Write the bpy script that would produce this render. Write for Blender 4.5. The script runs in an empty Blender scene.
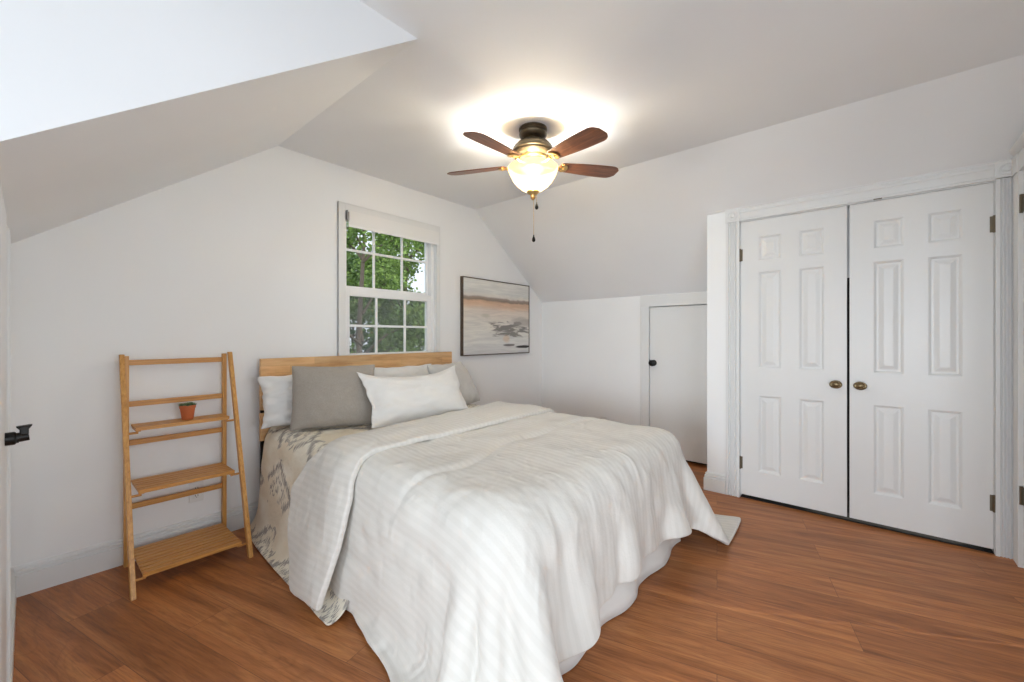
import bpy, bmesh, math, random
import numpy as np
from mathutils import Vector, Matrix, noise

sc = bpy.context.scene
C = sc.collection
PI = math.pi

# ------------------------------------------------------------------ camera, sky, sun, exposure
cam_data = bpy.data.cameras.new('camera')
cam_data.sensor_width = 36.0
cam_data.lens = 414.0 / 1024 * 36
cam_data.shift_y = -5.0 / 1024
cam_data.clip_start = 0.02
cam = bpy.data.objects.new('camera', cam_data)
C.objects.link(cam)
cam.location = (0, 0, 1.2)
cam.rotation_euler = (PI / 2, 0, math.radians(-49.46))
sc.camera = cam

sc.view_settings.view_transform = 'Standard'
sc.view_settings.look = 'None'
sc.view_settings.exposure = 1.14
sc.view_settings.gamma = 1.0
sc.view_settings.use_curve_mapping = False
try:
    sc.cycles.use_denoising = True
    sc.cycles.max_bounces = 10
    sc.cycles.diffuse_bounces = 7
    sc.cycles.sample_clamp_indirect = 10.0
except Exception:
    pass

world = bpy.data.worlds.new('bright_overcast_sky')
sc.world = world
world.use_nodes = True
bg = world.node_tree.nodes['Background']
bg.inputs['Color'].default_value = (0.84, 0.91, 1.0, 1)
bg.inputs['Strength'].default_value = 0.66


def add_light(name, kind, loc, energy, color=(1, 1, 1), rot=(0, 0, 0), size=None, size_y=None, radius=None):
    d = bpy.data.lights.new(name, kind)
    d.energy = energy
    d.color = color
    if kind == 'AREA':
        d.shape = 'RECTANGLE'
        d.size = size
        d.size_y = size_y
    if radius is not None:
        d.shadow_soft_size = radius
    o = bpy.data.objects.new(name, d)
    C.objects.link(o)
    o.location = loc
    o.rotation_euler = rot
    return o


# added fill lamps, aimed in through the openings behind the camera


def fill_light(name, loc, target, energy, size, size_y):
    d = Vector(target) - Vector(loc)
    q = d.to_track_quat('-Z', 'Y').to_euler()
    return add_light(name, 'AREA', loc, energy, (0.91, 1.0, 1.08), q, size, size_y)


fill_light('fill_corner', (-6.2, -5.2, 1.7), (1.8, 1.6, 1.0), 98, 3.0, 2.2)
fill_light('fill_rear', (0.5, -9.0, 1.7), (0.8, 2.0, 1.2), 62, 2.2, 2.2)
fill_light('fill_side', (-8.0, -0.9, 1.6), (2.0, 1.2, 1.1), 160, 2.6, 2.2)
add_light('afternoon_sun', 'SUN', (6, -4, 9), 1.6, (1.0, 0.95, 0.86), (math.radians(38), 0, math.radians(28)), radius=0.02)

# ------------------------------------------------------------------ materials
MATS = {}


def mat(name, color, rough=0.6, metal=0.0, spec=0.5):
    if name in MATS:
        return MATS[name]
    m = bpy.data.materials.new(name)
    m.use_nodes = True
    b = m.node_tree.nodes['Principled BSDF']
    b.inputs['Base Color'].default_value = (*color, 1)
    b.inputs['Roughness'].default_value = rough
    b.inputs['Metallic'].default_value = metal
    b.inputs['Specular IOR Level'].default_value = spec
    MATS[name] = m
    return m


def nodes_of(m):
    nt = m.node_tree
    return nt, nt.nodes, nt.links, nt.nodes['Principled BSDF']


def N(nt, kind, **kw):
    n = nt.nodes.new(kind)
    for k, v in kw.items():
        if k.startswith('_'):
            setattr(n, k[1:], v)
        else:
            n.inputs[k].default_value = v
    return n


def coords(nt, scale=(1, 1, 1), rot=(0, 0, 0), use='Object'):
    tc = nt.nodes.new('ShaderNodeTexCoord')
    mp = nt.nodes.new('ShaderNodeMapping')
    mp.inputs['Scale'].default_value = scale
    mp.inputs['Rotation'].default_value = rot
    nt.links.new(tc.outputs[use], mp.inputs['Vector'])
    return mp.outputs['Vector']


def ramp(nt, stops, fac):
    r = nt.nodes.new('ShaderNodeValToRGB')
    el = r.color_ramp.elements
    while len(el) > 1:
        el.remove(el[-1])
    el[0].position = stops[0][0]
    el[0].color = (*stops[0][1], 1)
    for p, c in stops[1:]:
        e = el.new(p)
        e.color = (*c, 1)
    nt.links.new(fac, r.inputs['Fac'])
    return r.outputs['Color']


def bump(nt, height, strength, dist, normal_to):
    b = nt.nodes.new('ShaderNodeBump')
    b.inputs['Strength'].default_value = strength
    b.inputs['Distance'].default_value = dist
    nt.links.new(height, b.inputs['Height'])
    nt.links.new(b.outputs['Normal'], normal_to)
    return b


def mixc(nt, a, b, fac, mode='MIX'):
    mx = nt.nodes.new('ShaderNodeMix')
    mx.data_type = 'RGBA'
    mx.blend_type = mode
    for sock, val in ((mx.inputs[6], a), (mx.inputs[7], b), (mx.inputs[0], fac)):
        if hasattr(val, 'is_output') or isinstance(val, bpy.types.NodeSocket):
            nt.links.new(val, sock)
        elif isinstance(val, (int, float)):
            sock.default_value = val
        else:
            sock.default_value = (*val, 1)
    return mx.outputs[2]


def paint(name, color, rough=0.55, texture=0.15, scale=220):
    if name in MATS:
        return MATS[name]
    m = mat(name, color, rough)
    nt, nd, lk, b = nodes_of(m)
    v = coords(nt)
    n1 = N(nt, 'ShaderNodeTexNoise', Scale=scale, Detail=3.0)
    lk.new(v, n1.inputs['Vector'])
    if texture > 0.06:
        bump(nt, n1.outputs['Fac'], texture, 0.001, b.inputs['Normal'])
    n2 = N(nt, 'ShaderNodeTexNoise', Scale=1.3, Detail=2.0)
    lk.new(v, n2.inputs['Vector'])
    d = tuple(c * 0.97 for c in color)
    lk.new(ramp(nt, [(0.35, d), (0.65, color)], n2.outputs['Fac']), b.inputs['Base Color'])
    return m


M_wall = paint('warm_white_wall_paint', (0.865, 0.875, 0.88), 0.6, 0.08)
M_ceil = paint('white_ceiling_paint', (0.87, 0.885, 0.90), 0.7, 0.08, 160)
M_trim = paint('white_gloss_trim_paint', (0.76, 0.768, 0.765), 0.35, 0.05)
M_vinyl = paint('white_vinyl_window_frame', (0.86, 0.86, 0.86), 0.3, 0.02)
M_shade = paint('white_roller_shade_fabric', (0.80, 0.80, 0.79), 0.8, 0.2, 600)
M_black = mat('matte_black_metal', (0.016, 0.015, 0.014), 0.35, 0.6)
M_gapshade = mat('painted_gap_shade', (0.02, 0.018, 0.016), 0.9)  # near-black colour stands in for the shade seen through door gaps
M_hinge = mat('aged_bronze_hinge', (0.16, 0.13, 0.09), 0.45, 0.8)
M_plate = mat('white_plastic_plate', (0.80, 0.80, 0.79), 0.35)
M_slot = mat('dark_socket_slot', (0.05, 0.05, 0.05), 0.6)
M_bracket = mat('grey_metal_bracket', (0.25, 0.25, 0.25), 0.4, 0.7)


def wood(name, dark, mid, light, axis=0, stretch=14, scale=3.0, rough=0.45, block=None, bumpy=0.08):
    """streaky wood running along the given object axis"""
    if name in MATS:
        return MATS[name]
    m = mat(name, mid, rough)
    nt, nd, lk, b = nodes_of(m)
    s = [stretch * 1.0] * 3
    s[axis] = 1.0
    v = coords(nt, tuple(s))
    n1 = N(nt, 'ShaderNodeTexNoise', Scale=scale, Detail=6.0, Roughness=0.65, Distortion=0.4)
    lk.new(v, n1.inputs['Vector'])
    col = ramp(nt, [(0.30, dark), (0.5, mid), (0.72, light)], n1.outputs['Fac'])
    if block:
        tc = nt.nodes.new('ShaderNodeTexCoord')
        sp = nt.nodes.new('ShaderNodeSeparateXYZ')
        lk.new(tc.outputs['Object'], sp.inputs[0])
        cb = nt.nodes.new('ShaderNodeCombineXYZ')
        lk.new(sp.outputs[0], cb.inputs[0])
        lk.new(sp.outputs[2], cb.inputs[1])
        br = N(nt, 'ShaderNodeTexBrick', Scale=1.0)
        br.inputs['Brick Width'].default_value = block[0]
        br.inputs['Row Height'].default_value = block[1]
        br.inputs['Mortar Size'].default_value = 0.0006
        br.inputs['Color1'].default_value = (0.80, 0.80, 0.80, 1)
        br.inputs['Color2'].default_value = (1.12, 1.10, 1.06, 1)
        br.inputs['Mortar'].default_value = (0.7, 0.66, 0.6, 1)
        br.inputs['Bias'].default_value = 0.1
        br.offset = 0.37
        lk.new(cb.outputs[0], br.inputs['Vector'])
        col = mixc(nt, col, br.outputs['Color'], 0.85, 'MULTIPLY')
    lk.new(col, b.inputs['Base Color'])
    bump(nt, n1.outputs['Fac'], bumpy, 0.002, b.inputs['Normal'])
    return m


M_head = wood('rubberwood_butcher_block', (0.50, 0.27, 0.11), (0.66, 0.40, 0.19), (0.78, 0.52, 0.28), 0, 9, 3.2, 0.4, (0.43, 0.048))
M_bamboo_x = wood('bamboo_strip', (0.42, 0.165, 0.032), (0.57, 0.265, 0.06), (0.70, 0.37, 0.105), 0, 30, 4, 0.38)
M_bamboo_z = wood('bamboo_post', (0.43, 0.185, 0.04), (0.60, 0.295, 0.072), (0.72, 0.40, 0.12), 2, 30, 4, 0.38)
M_blade = wood('walnut_fan_blade', (0.085, 0.028, 0.012), (0.17, 0.06, 0.025), (0.30, 0.12, 0.05), 0, 16, 5, 0.35)


def floor_material():
    m = mat('red_brown_vinyl_plank', (0.3, 0.12, 0.06), 0.42, 0, 0.4)
    nt, nd, lk, b = nodes_of(m)
    # planks run 14 degrees off the bed's length
    v = coords(nt, (1, 1, 1), (0, 0, math.radians(-104.2)))
    br = N(nt, 'ShaderNodeTexBrick', Scale=1.0)
    br.inputs['Brick Width'].default_value = 1.22
    br.inputs['Row Height'].default_value = 0.182
    br.inputs['Mortar Size'].default_value = 0.0011
    br.inputs['Mortar Smooth'].default_value = 0.3
    br.inputs['Color1'].default_value = (0, 0, 0, 1)
    br.inputs['Color2'].default_value = (1, 1, 1, 1)
    br.inputs['Mortar'].default_value = (0.5, 0.5, 0.5, 1)
    br.offset = 0.41
    lk.new(v, br.inputs['Vector'])
    # per plank offset for the grain
    add = nt.nodes.new('ShaderNodeVectorMath')
    add.operation = 'MULTIPLY_ADD'
    lk.new(br.outputs['Color'], add.inputs[0])
    add.inputs[1].default_value = (7.3, 3.1, 5.7)
    lk.new(v, add.inputs[2])
    mp = nt.nodes.new('ShaderNodeMapping')
    mp.inputs['Scale'].default_value = (1.3, 15.0, 1.0)
    lk.new(add.outputs[0], mp.inputs['Vector'])
    n1 = N(nt, 'ShaderNodeTexNoise', Scale=1.0, Detail=7.0, Roughness=0.62, Distortion=0.9)
    lk.new(mp.outputs[0], n1.inputs['Vector'])
    mp2 = nt.nodes.new('ShaderNodeMapping')
    mp2.inputs['Scale'].default_value = (9.0, 160.0, 1.0)
    lk.new(add.outputs[0], mp2.inputs['Vector'])
    n2 = N(nt, 'ShaderNodeTexNoise', Scale=1.0, Detail=4.0, Roughness=0.6, Distortion=0.3)
    lk.new(mp2.outputs[0], n2.inputs['Vector'])
    # cathedral grain
    mp3 = nt.nodes.new('ShaderNodeMapping')
    mp3.inputs['Scale'].default_value = (0.8, 5.0, 1.0)
    lk.new(add.outputs[0], mp3.inputs['Vector'])
    n3 = N(nt, 'ShaderNodeTexNoise', Scale=1.0, Detail=2.0, Roughness=0.5, Distortion=0.6)
    lk.new(mp3.outputs[0], n3.inputs['Vector'])
    mul = N(nt, 'ShaderNodeMath', _operation='MULTIPLY')
    lk.new(n3.outputs['Fac'], mul.inputs[0])
    mul.inputs[1].default_value = 26.0
    fr = N(nt, 'ShaderNodeMath', _operation='PINGPONG')
    lk.new(mul.outputs[0], fr.inputs[0])
    fr.inputs[1].default_value = 1.0
    base = ramp(nt, [(0.28, (0.235, 0.078, 0.023)), (0.5, (0.425, 0.160, 0.052)), (0.74, (0.590, 0.262, 0.093))], n1.outputs['Fac'])
    tone = ramp(nt, [(0.0, (0.84, 0.83, 0.82)), (1.0, (1.12, 1.10, 1.08))], br.outputs['Color'])
    c = mixc(nt, base, tone, 0.9, 'MULTIPLY')
    c = mixc(nt, c, ramp(nt, [(0.0, (0.70, 0.68, 0.66)), (0.35, (1, 1, 1))], fr.outputs[0]), 0.35, 'MULTIPLY')
    c = mixc(nt, c, ramp(nt, [(0.36, (0.62, 0.58, 0.55)), (0.55, (1.06, 1.06, 1.06))], n2.outputs['Fac']), 0.6, 'MULTIPLY')
    c = mixc(nt, c, (0.17, 0.068, 0.032), br.outputs['Fac'])
    lk.new(c, b.inputs['Base Color'])
    lk.new(ramp(nt, [(0.3, (0.36,) * 3), (0.7, (0.50,) * 3)], n2.outputs['Fac']), b.inputs['Roughness'])
    bump(nt, n2.outputs['Fac'], 0.12, 0.001, b.inputs['Normal'])
    return m


M_floor = floor_material()


def fabric(name, color, rough=0.9, weave=500, strength=0.15, mottled=None, sheen=0.15):
    if name in MATS:
        return MATS[name]
    m = mat(name, color, rough, 0, 0.2)
    nt, nd, lk, b = nodes_of(m)
    b.inputs['Sheen Weight'].default_value = sheen
    v = coords(nt)
    n1 = N(nt, 'ShaderNodeTexNoise', Scale=weave, Detail=2.0)
    lk.new(v, n1.inputs['Vector'])
    bump(nt, n1.outputs['Fac'], strength, 0.001, b.inputs['Normal'])
    if mottled:
        vv = coords(nt, (1, 1, 1))
        n2 = N(nt, 'ShaderNodeTexNoise', Scale=weave * 0.6, Detail=3.0, Roughness=0.8)
        lk.new(vv, n2.inputs['Vector'])
        lk.new(ramp(nt, [(0.35, mottled), (0.65, color)], n2.outputs['Fac']), b.inputs['Base Color'])
    return m


M_white_cotton = fabric('white_cotton', (0.74, 0.735, 0.72), 0.9)
M_sham = fabric('white_sateen_sham', (0.75, 0.74, 0.72), 0.7)
M_grey_linen = fabric('taupe_grey_linen', (0.40, 0.36, 0.315), 0.95, 420, 0.4, (0.29, 0.26, 0.225))
M_pale_linen = fabric('pale_grey_linen', (0.60, 0.585, 0.565), 0.95, 420, 0.4, (0.52, 0.505, 0.485))
M_skirt = fabric('ivory_bed_skirt_cotton', (0.78, 0.765, 0.735), 0.9)
M_mattress = fabric('white_mattress_ticking', (0.75, 0.74, 0.72), 0.9)


def comforter_material(name):
    m = mat(name, (0.82, 0.815, 0.79), 0.75, 0, 0.25)
    nt, nd, lk, b = nodes_of(m)
    b.inputs['Sheen Weight'].default_value = 0.2
    uv = nt.nodes.new('ShaderNodeUVMap')
    uv.uv_map = 'cloth'
    sp = nt.nodes.new('ShaderNodeSeparateXYZ')
    lk.new(uv.outputs[0], sp.inputs[0])
    mu = N(nt, 'ShaderNodeMath', _operation='MULTIPLY')
    lk.new(sp.outputs[0], mu.inputs[0])
    mu.inputs[1].default_value = 2 * PI / 0.034
    si = N(nt, 'ShaderNodeMath', _operation='SINE')
    lk.new(mu.outputs[0], si.inputs[0])
    mr = N(nt, 'ShaderNodeMapRange')
    mr.inputs['From Min'].default_value = -0.35
    mr.inputs['From Max'].default_value = 0.35
    lk.new(si.outputs[0], mr.inputs['Value'])
    lk.new(ramp(nt, [(0.0, (0.682, 0.660, 0.617)), (1.0, (0.712, 0.690, 0.648))], mr.outputs[0]), b.inputs['Base Color'])
    lk.new(ramp(nt, [(0.0, (0.85,) * 3), (1.0, (0.5,) * 3)], mr.outputs[0]), b.inputs['Roughness'])
    v = coords(nt)
    n1 = N(nt, 'ShaderNodeTexNoise', Scale=30.0, Detail=5.0, Roughness=0.6)
    lk.new(v, n1.inputs['Vector'])
    b1 = bump(nt, n1.outputs['Fac'], 0.35, 0.006, b.inputs['Normal'])
    n2 = N(nt, 'ShaderNodeTexNoise', Scale=5.5, Detail=5.0, Roughness=0.55, Distortion=1.4)
    n2.noise_type = 'RIDGED_MULTIFRACTAL'
    mp = nt.nodes.new('ShaderNodeMapping')
    mp.inputs['Scale'].default_value = (1.5, 1.5, 0.55)
    mp.inputs['Rotation'].default_value = (0.2, 0.15, 0.5)
    lk.new(v, mp.inputs['Vector'])
    lk.new(mp.outputs[0], n2.inputs['Vector'])
    b2 = nt.nodes.new('ShaderNodeBump')
    b2.inputs['Strength'].default_value = 0.45
    b2.inputs['Distance'].default_value = 0.016
    lk.new(n2.outputs['Fac'], b2.inputs['Height'])
    lk.new(b2.outputs['Normal'], b1.inputs['Normal'])
    return m


M_comforter = comforter_material('white_striped_sateen')


def quilt_material():
    m = mat('cream_quilt_grey_ikat', (0.7, 0.62, 0.5), 0.9, 0, 0.2)
    nt, nd, lk, b = nodes_of(m)
    uv = nt.nodes.new('ShaderNodeUVMap')
    uv.uv_map = 'cloth'
    # big diamond lattice with feathered streaks, like a woven ikat
    sp = nt.nodes.new('ShaderNodeSeparateXYZ')
    lk.new(uv.outputs[0], sp.inputs[0])

    def M(op, a, b_=None, c=None):
        n = nt.nodes.new('ShaderNodeMath')
        n.operation = op
        for i, x in enumerate((a, b_, c)):
            if x is None:
                continue
            if isinstance(x, (int, float)):
                n.inputs[i].default_value = x
            else:
                lk.new(x, n.inputs[i])
        return n.outputs[0]
    mpn = nt.nodes.new('ShaderNodeMapping')
    mpn.inputs['Scale'].default_value = (14, 90, 1)
    lk.new(uv.outputs[0], mpn.inputs['Vector'])
    feather = N(nt, 'ShaderNodeTexNoise', Scale=1.0, Detail=3.0)
    lk.new(mpn.outputs[0], feather.inputs['Vector'])
    du = M('PINGPONG', sp.outputs[0], 0.17)
    dv = M('PINGPONG', M('ADD', sp.outputs[1], 0.05), 0.21)
    dia = M('ADD', M('MULTIPLY', du, 1.0), M('MULTIPLY', dv, 0.8))
    dia = M('ADD', dia, M('MULTIPLY', M('SUBTRACT', feather.outputs['Fac'], 0.5), 0.16))
    band1 = M('LESS_THAN', M('ABSOLUTE', M('SUBTRACT', dia, 0.155)), 0.019)
    band2 = M('LESS_THAN', M('ABSOLUTE', M('SUBTRACT', dia, 0.075)), 0.010)
    core = M('LESS_THAN', dia, 0.022)
    mpm = nt.nodes.new('ShaderNodeMapping')
    mpm.inputs['Scale'].default_value = (5, 4, 1)
    lk.new(uv.outputs[0], mpm.inputs['Vector'])
    mask = N(nt, 'ShaderNodeTexNoise', Scale=1.0, Detail=2.0)
    lk.new(mpm.outputs[0], mask.inputs['Vector'])
    mk = M('GREATER_THAN', mask.outputs['Fac'], 0.44)
    pat = M('MULTIPLY', M('MINIMUM', M('ADD', M('ADD', band1, band2), core), 1.0), mk)
    beige = ramp(nt, [(0.40, (0.74, 0.66, 0.53)), (0.60, (0.84, 0.80, 0.70))], mask.outputs['Fac'])
    c = mixc(nt, beige, (0.30, 0.275, 0.255), M('MULTIPLY', pat, 0.85))
    lk.new(c, b.inputs['Base Color'])
    v = coords(nt)
    n1 = N(nt, 'ShaderNodeTexNoise', Scale=38.0, Detail=4.0)
    lk.new(v, n1.inputs['Vector'])
    bump(nt, n1.outputs['Fac'], 0.5, 0.008, b.inputs['Normal'])
    return m


M_quilt = quilt_material()

# ------------------------------------------------------------------ mesh helpers


def finish(name, bm, material, parent=None, smooth=False, bevel=0.0, seg=2, auto=None):
    me = bpy.data.meshes.new(name)
    bmesh.ops.recalc_face_normals(bm, faces=bm.faces[:])
    bm.to_mesh(me)
    bm.free()
    o = bpy.data.objects.new(name, me)
    C.objects.link(o)
    if material:
        for mm in (material if isinstance(material, (list, tuple)) else [material]):
            me.materials.append(mm)
    if smooth:
        for p in me.polygons:
            p.use_smooth = True
        if auto:
            try:
                me.set_sharp_from_angle(angle=math.radians(auto))
            except Exception:
                pass
    if parent:
        o.parent = parent
    if bevel:
        md = o.modifiers.new('bevel', 'BEVEL')
        md.width = bevel
        md.segments = seg
        md.limit_method = 'ANGLE'
        md.angle_limit = math.radians(40)
        md.harden_normals = False
    return o


def box(bm, x0, x1, y0, y1, z0, z1, M4=None, mi=0):
    co = [(x, y, z) for z in (z0, z1) for y in (y0, y1) for x in (x0, x1)]
    vs = [bm.verts.new(M4 @ Vector(c) if M4 else c) for c in co]
    for f in ((0, 1, 3, 2), (4, 6, 7, 5), (0, 4, 5, 1), (2, 3, 7, 6), (0, 2, 6, 4), (1, 5, 7, 3)):
        fc = bm.faces.new([vs[i] for i in f])
        fc.material_index = mi
    return vs


def prism(bm, pts, axis, a, b, mi=0):
    """extrude polygon pts (2D) along axis between a and b; 2D = the other two axes in order"""
    def mk(p, t):
        if axis == 'x':
            return (t, p[0], p[1])
        if axis == 'y':
            return (p[0], t, p[1])
        return (p[0], p[1], t)
    va = [bm.verts.new(mk(p, a)) for p in pts]
    vb = [bm.verts.new(mk(p, b)) for p in pts]
    n = len(pts)
    bm.faces.new(va).material_index = mi
    bm.faces.new(vb[::-1]).material_index = mi
    for i in range(n):
        bm.faces.new((va[i], vb[i], vb[(i + 1) % n], va[(i + 1) % n])).material_index = mi


def lathe(bm, prof, center=(0, 0, 0), seg=40, M4=None, cap=True):
    """prof: list of (r, z)"""
    rings = []
    for r, z in prof:
        if r < 1e-6:
            v = Vector((center[0], center[1], center[2] + z))
            rings.append([bm.verts.new(M4 @ v if M4 else v)])
        else:
            ring = []
            for k in range(seg):
                a = 2 * PI * k / seg
                v = Vector((center[0] + r * math.cos(a), center[1] + r * math.sin(a), center[2] + z))
                ring.append(bm.verts.new(M4 @ v if M4 else v))
            rings.append(ring)
    for A, B in zip(rings[:-1], rings[1:]):
        if len(A) == 1 and len(B) == 1:
            continue
        for k in range(seg):
            k2 = (k + 1) % seg
            if len(A) == 1:
                bm.faces.new((A[0], B[k], B[k2]))
            elif len(B) == 1:
                bm.faces.new((A[k], A[k2], B[0]))
            else:
                bm.faces.new((A[k], A[k2], B[k2], B[k]))
    if cap:
        for R in (rings[0], rings[-1]):
            if len(R) > 1:
                bm.faces.new(R)


def tube(bm, pts, r, seg=10, taper=None):
    pts = [Vector(p) for p in pts]
    rings = []
    for i, p in enumerate(pts):
        d = (pts[min(i + 1, len(pts) - 1)] - pts[max(i - 1, 0)]).normalized()
        up = Vector((0, 0, 1)) if abs(d.z) < 0.9 else Vector((1, 0, 0))
        s = d.cross(up).normalized()
        t = s.cross(d).normalized()
        rr = r if taper is None else r * taper[i]
        rings.append([bm.verts.new(p + (s * math.cos(2 * PI * k / seg) + t * math.sin(2 * PI * k / seg)) * rr) for k in range(seg)])
    for A, B in zip(rings[:-1], rings[1:]):
        for k in range(seg):
            bm.faces.new((A[k], A[(k + 1) % seg], B[(k + 1) % seg], B[k]))
    bm.faces.new(rings[0][::-1])
    bm.faces.new(rings[-1])


def sweep_profile(bm, prof, p0, p1, out, up=Vector((0, 0, 1)), m0=0.0, m1=0.0):
    """straight moulding: prof = list of (depth, height) closed polygon; out = unit normal off the wall.
    m0 / m1: mitre slope of depth at each end."""
    p0 = Vector(p0)
    p1 = Vector(p1)
    d = (p1 - p0).normalized()
    out = Vector(out)
    A = [bm.verts.new(p0 + out * a + up * b + d * (a * m0)) for a, b in prof]
    B = [bm.verts.new(p1 + out * a + up * b + d * (a * m1)) for a, b in prof]
    n = len(prof)
    bm.faces.new(A)
    bm.faces.new(B[::-1])
    for i in range(n):
        bm.faces.new((A[i], B[i], B[(i + 1) % n], A[(i + 1) % n]))


def thing(name, label, cat, loc=(0, 0, 0), group=None):
    o = bpy.data.objects.new(name, None)
    o.empty_display_size = 0.1
    C.objects.link(o)
    o.location = loc
    o['label'] = label
    o['category'] = cat
    if group:
        o['group'] = group
    return o


def tag(o, label, cat, group=None, kind=None):
    o['label'] = label
    o['category'] = cat
    if group:
        o['group'] = group
    if kind:
        o['kind'] = kind
    return o


def struct(o, label=None, cat=None):
    o['kind'] = 'structure'
    if label:
        o['label'] = label
    if cat:
        o['category'] = cat
    return o


def attach(o, parent):
    """parent a mesh built in world space under an empty placed elsewhere"""
    o.parent = parent
    o.matrix_parent_inverse = Matrix.Translation(parent.location).inverted()
    return o


# ------------------------------------------------------------------ the room
YA = 2.978          # wall behind the bed
XL, XR, ZF = 1.081, 2.913, 2.467
SR, SL = 0.767, 0.747
XK = 4.037          # low wall with the small door
XW = -0.052         # low wall on the left
XC = 3.455          # closet front
YC = 0.945          # closet side
YD = 1.453          # dormer cheek
YR = -0.62          # wall right of the closet
ZK = ZF - (XK - XR) * SR
ZW = ZF - (XL - XW) * SL

# floor
bm = bmesh.new()
box(bm, -.35, 4.5, -1.0, 3.3, -0.05, 0.0)
struct(finish('floor', bm, M_floor), 'red-brown wood-look plank floor running diagonally', 'floor')

# unseen floor behind the camera, added and pale to bounce light upward
bm = bmesh.new()
box(bm, -2.6, -.35, -3.1, 3.3, -0.05, 0.0)
box(bm, -.35, 4.5, -3.1, -1.0, -0.05, 0.0)
M_bounce = paint('pale_bounce_floor', (0.80, 0.79, 0.76), .95, .8, 300)
struct(finish('floor_bounce', bm, M_bounce))

# wall behind the bed (gable shaped, with the window opening)
WX0, WX1, WZ0, WZ1 = 1.548, 2.413, 0.99, 2.145
bm = bmesh.new()
t0, t1 = YA, YA + 0.16
prism(bm, [(XW - .1, 0), (WX0, 0), (WX0, ZF + .1), (XL, ZF + .1), (XW - .1, ZW + .05)], 'y', t0, t1)
prism(bm, [(WX0, 0), (WX1, 0), (WX1, WZ0), (WX0, WZ0)], 'y', t0, t1)
prism(bm, [(WX0, WZ1), (WX1, WZ1), (WX1, ZF + .1), (WX0, ZF + .1)], 'y', t0, t1)
prism(bm, [(WX1, 0), (XK + .2, 0), (XK + .2, ZK + .05), (XR + .05, ZF + .1), (WX1, ZF + .1)], 'y', t0, t1)
struct(finish('wall_back', bm, M_wall), 'white gable wall behind the bed with the window', 'wall')

# low wall left
bm = bmesh.new()
box(bm, XW - 0.1, XW, YD + 0.0, YA, 0, ZW + 0.04)
struct(finish('wall_left', bm, M_wall), 'low white wall at the far left under the slope', 'wall')

# low wall right, with the small door's opening
bm = bmesh.new()
SD0, SD1, SDZ = 1.0, 1.640, 1.487
box(bm, XK, XK + 0.1, SD1 + .005, YA, 0, ZK + 0.04)
box(bm, XK, XK + 0.1, YR - .1, SD1 + .005, SDZ + .005, ZK + 0.04)
box(bm, XK, XK + 0.1, YR - .1, 0.985, 0, SDZ + .005)
struct(finish('wall_right', bm, M_wall), 'low white wall right of the bed with the small door', 'wall')

# flat ceiling
bm = bmesh.new()
box(bm, XL, XR, -3.1, YA + .1, ZF, ZF + 0.08)
box(bm, -2.6, XL, -3.1, YD, ZF, ZF + 0.08)
struct(finish('ceiling', bm, M_ceil), 'flat white ceiling around the fan', 'ceiling')

# left slope
bm = bmesh.new()
prism(bm, [(XL, ZF), (XL, ZF + .08), (XW - .1, ZW + .08 - .1 * SL), (XW - .1, ZW - .1 * SL)], 'y', YD + .06, YA + .1)
struct(finish('ceiling_slope_left', bm, M_ceil), 'sloping white ceiling above the ladder shelf', 'ceiling')

# right slope: hand-hung drywall, bellied a little towards the closet
bm = bmesh.new()
nx, ny = 28, 24
gridv = []
for j in range(ny + 1):
    y = (YR - .15) + (YA + .1 - (YR - .15)) * j / ny
    row = []
    wy = min(1.0, max(0.0, (YA - y) / (YA - YC)))
    wy = wy * wy * (3 - 2 * wy)
    for i in range(nx + 1):
        x = XR + (XK + .15 - XR) * i / nx
        t = (x - XR) / (XK - XR)
        if t < .46:
            w = math.sin(t / .46 * PI / 2)
        else:
            w = max(0.0, math.cos((t - .46) / .54 * PI / 2))
        z = ZF - (x - XR) * SR + 0.092 * w * wy
        row.append((x, y, z))
    gridv.append(row)
lo = [[bm.verts.new(p) for p in r] for r in gridv]
hi = [[bm.verts.new((p[0] + .02, p[1], p[2] + .08)) for p in r] for r in gridv]
for j in range(ny):
    for i in range(nx):
        bm.faces.new((lo[j][i], lo[j][i + 1], lo[j + 1][i + 1], lo[j + 1][i]))
        bm.faces.new((hi[j][i], hi[j + 1][i], hi[j + 1][i + 1], hi[j][i + 1]))
for j in range(ny):
    bm.faces.new((lo[j][0], lo[j + 1][0], hi[j + 1][0], hi[j][0]))
    bm.faces.new((lo[j][nx], hi[j][nx], hi[j + 1][nx], lo[j + 1][nx]))
for i in range(nx):
    bm.faces.new((lo[0][i], hi[0][i], hi[0][i + 1], lo[0][i + 1]))
    bm.faces.new((lo[ny][i], lo[ny][i + 1], hi[ny][i + 1], hi[ny][i]))
struct(finish('ceiling_slope_right', bm, M_ceil, smooth=True, auto=45), 'sloping white ceiling between the fan and the low wall', 'ceiling')

# dormer cheek: a vertical wall that shows as a triangle above the left slope
bm = bmesh.new()
box(bm, -2.6, XW - .1, YD, YD + .1, 0, ZF + .02)
prism(bm, [(XW, ZW), (XL, ZF), (XL, ZF + .02), (XW - .1, ZF + .02), (XW - .1, ZW - .1 * SL)], 'y', YD, YD + 0.06)
struct(finish('wall_dormer_cheek', bm, M_ceil), 'white triangular wall at the upper left', 'wall')

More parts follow.
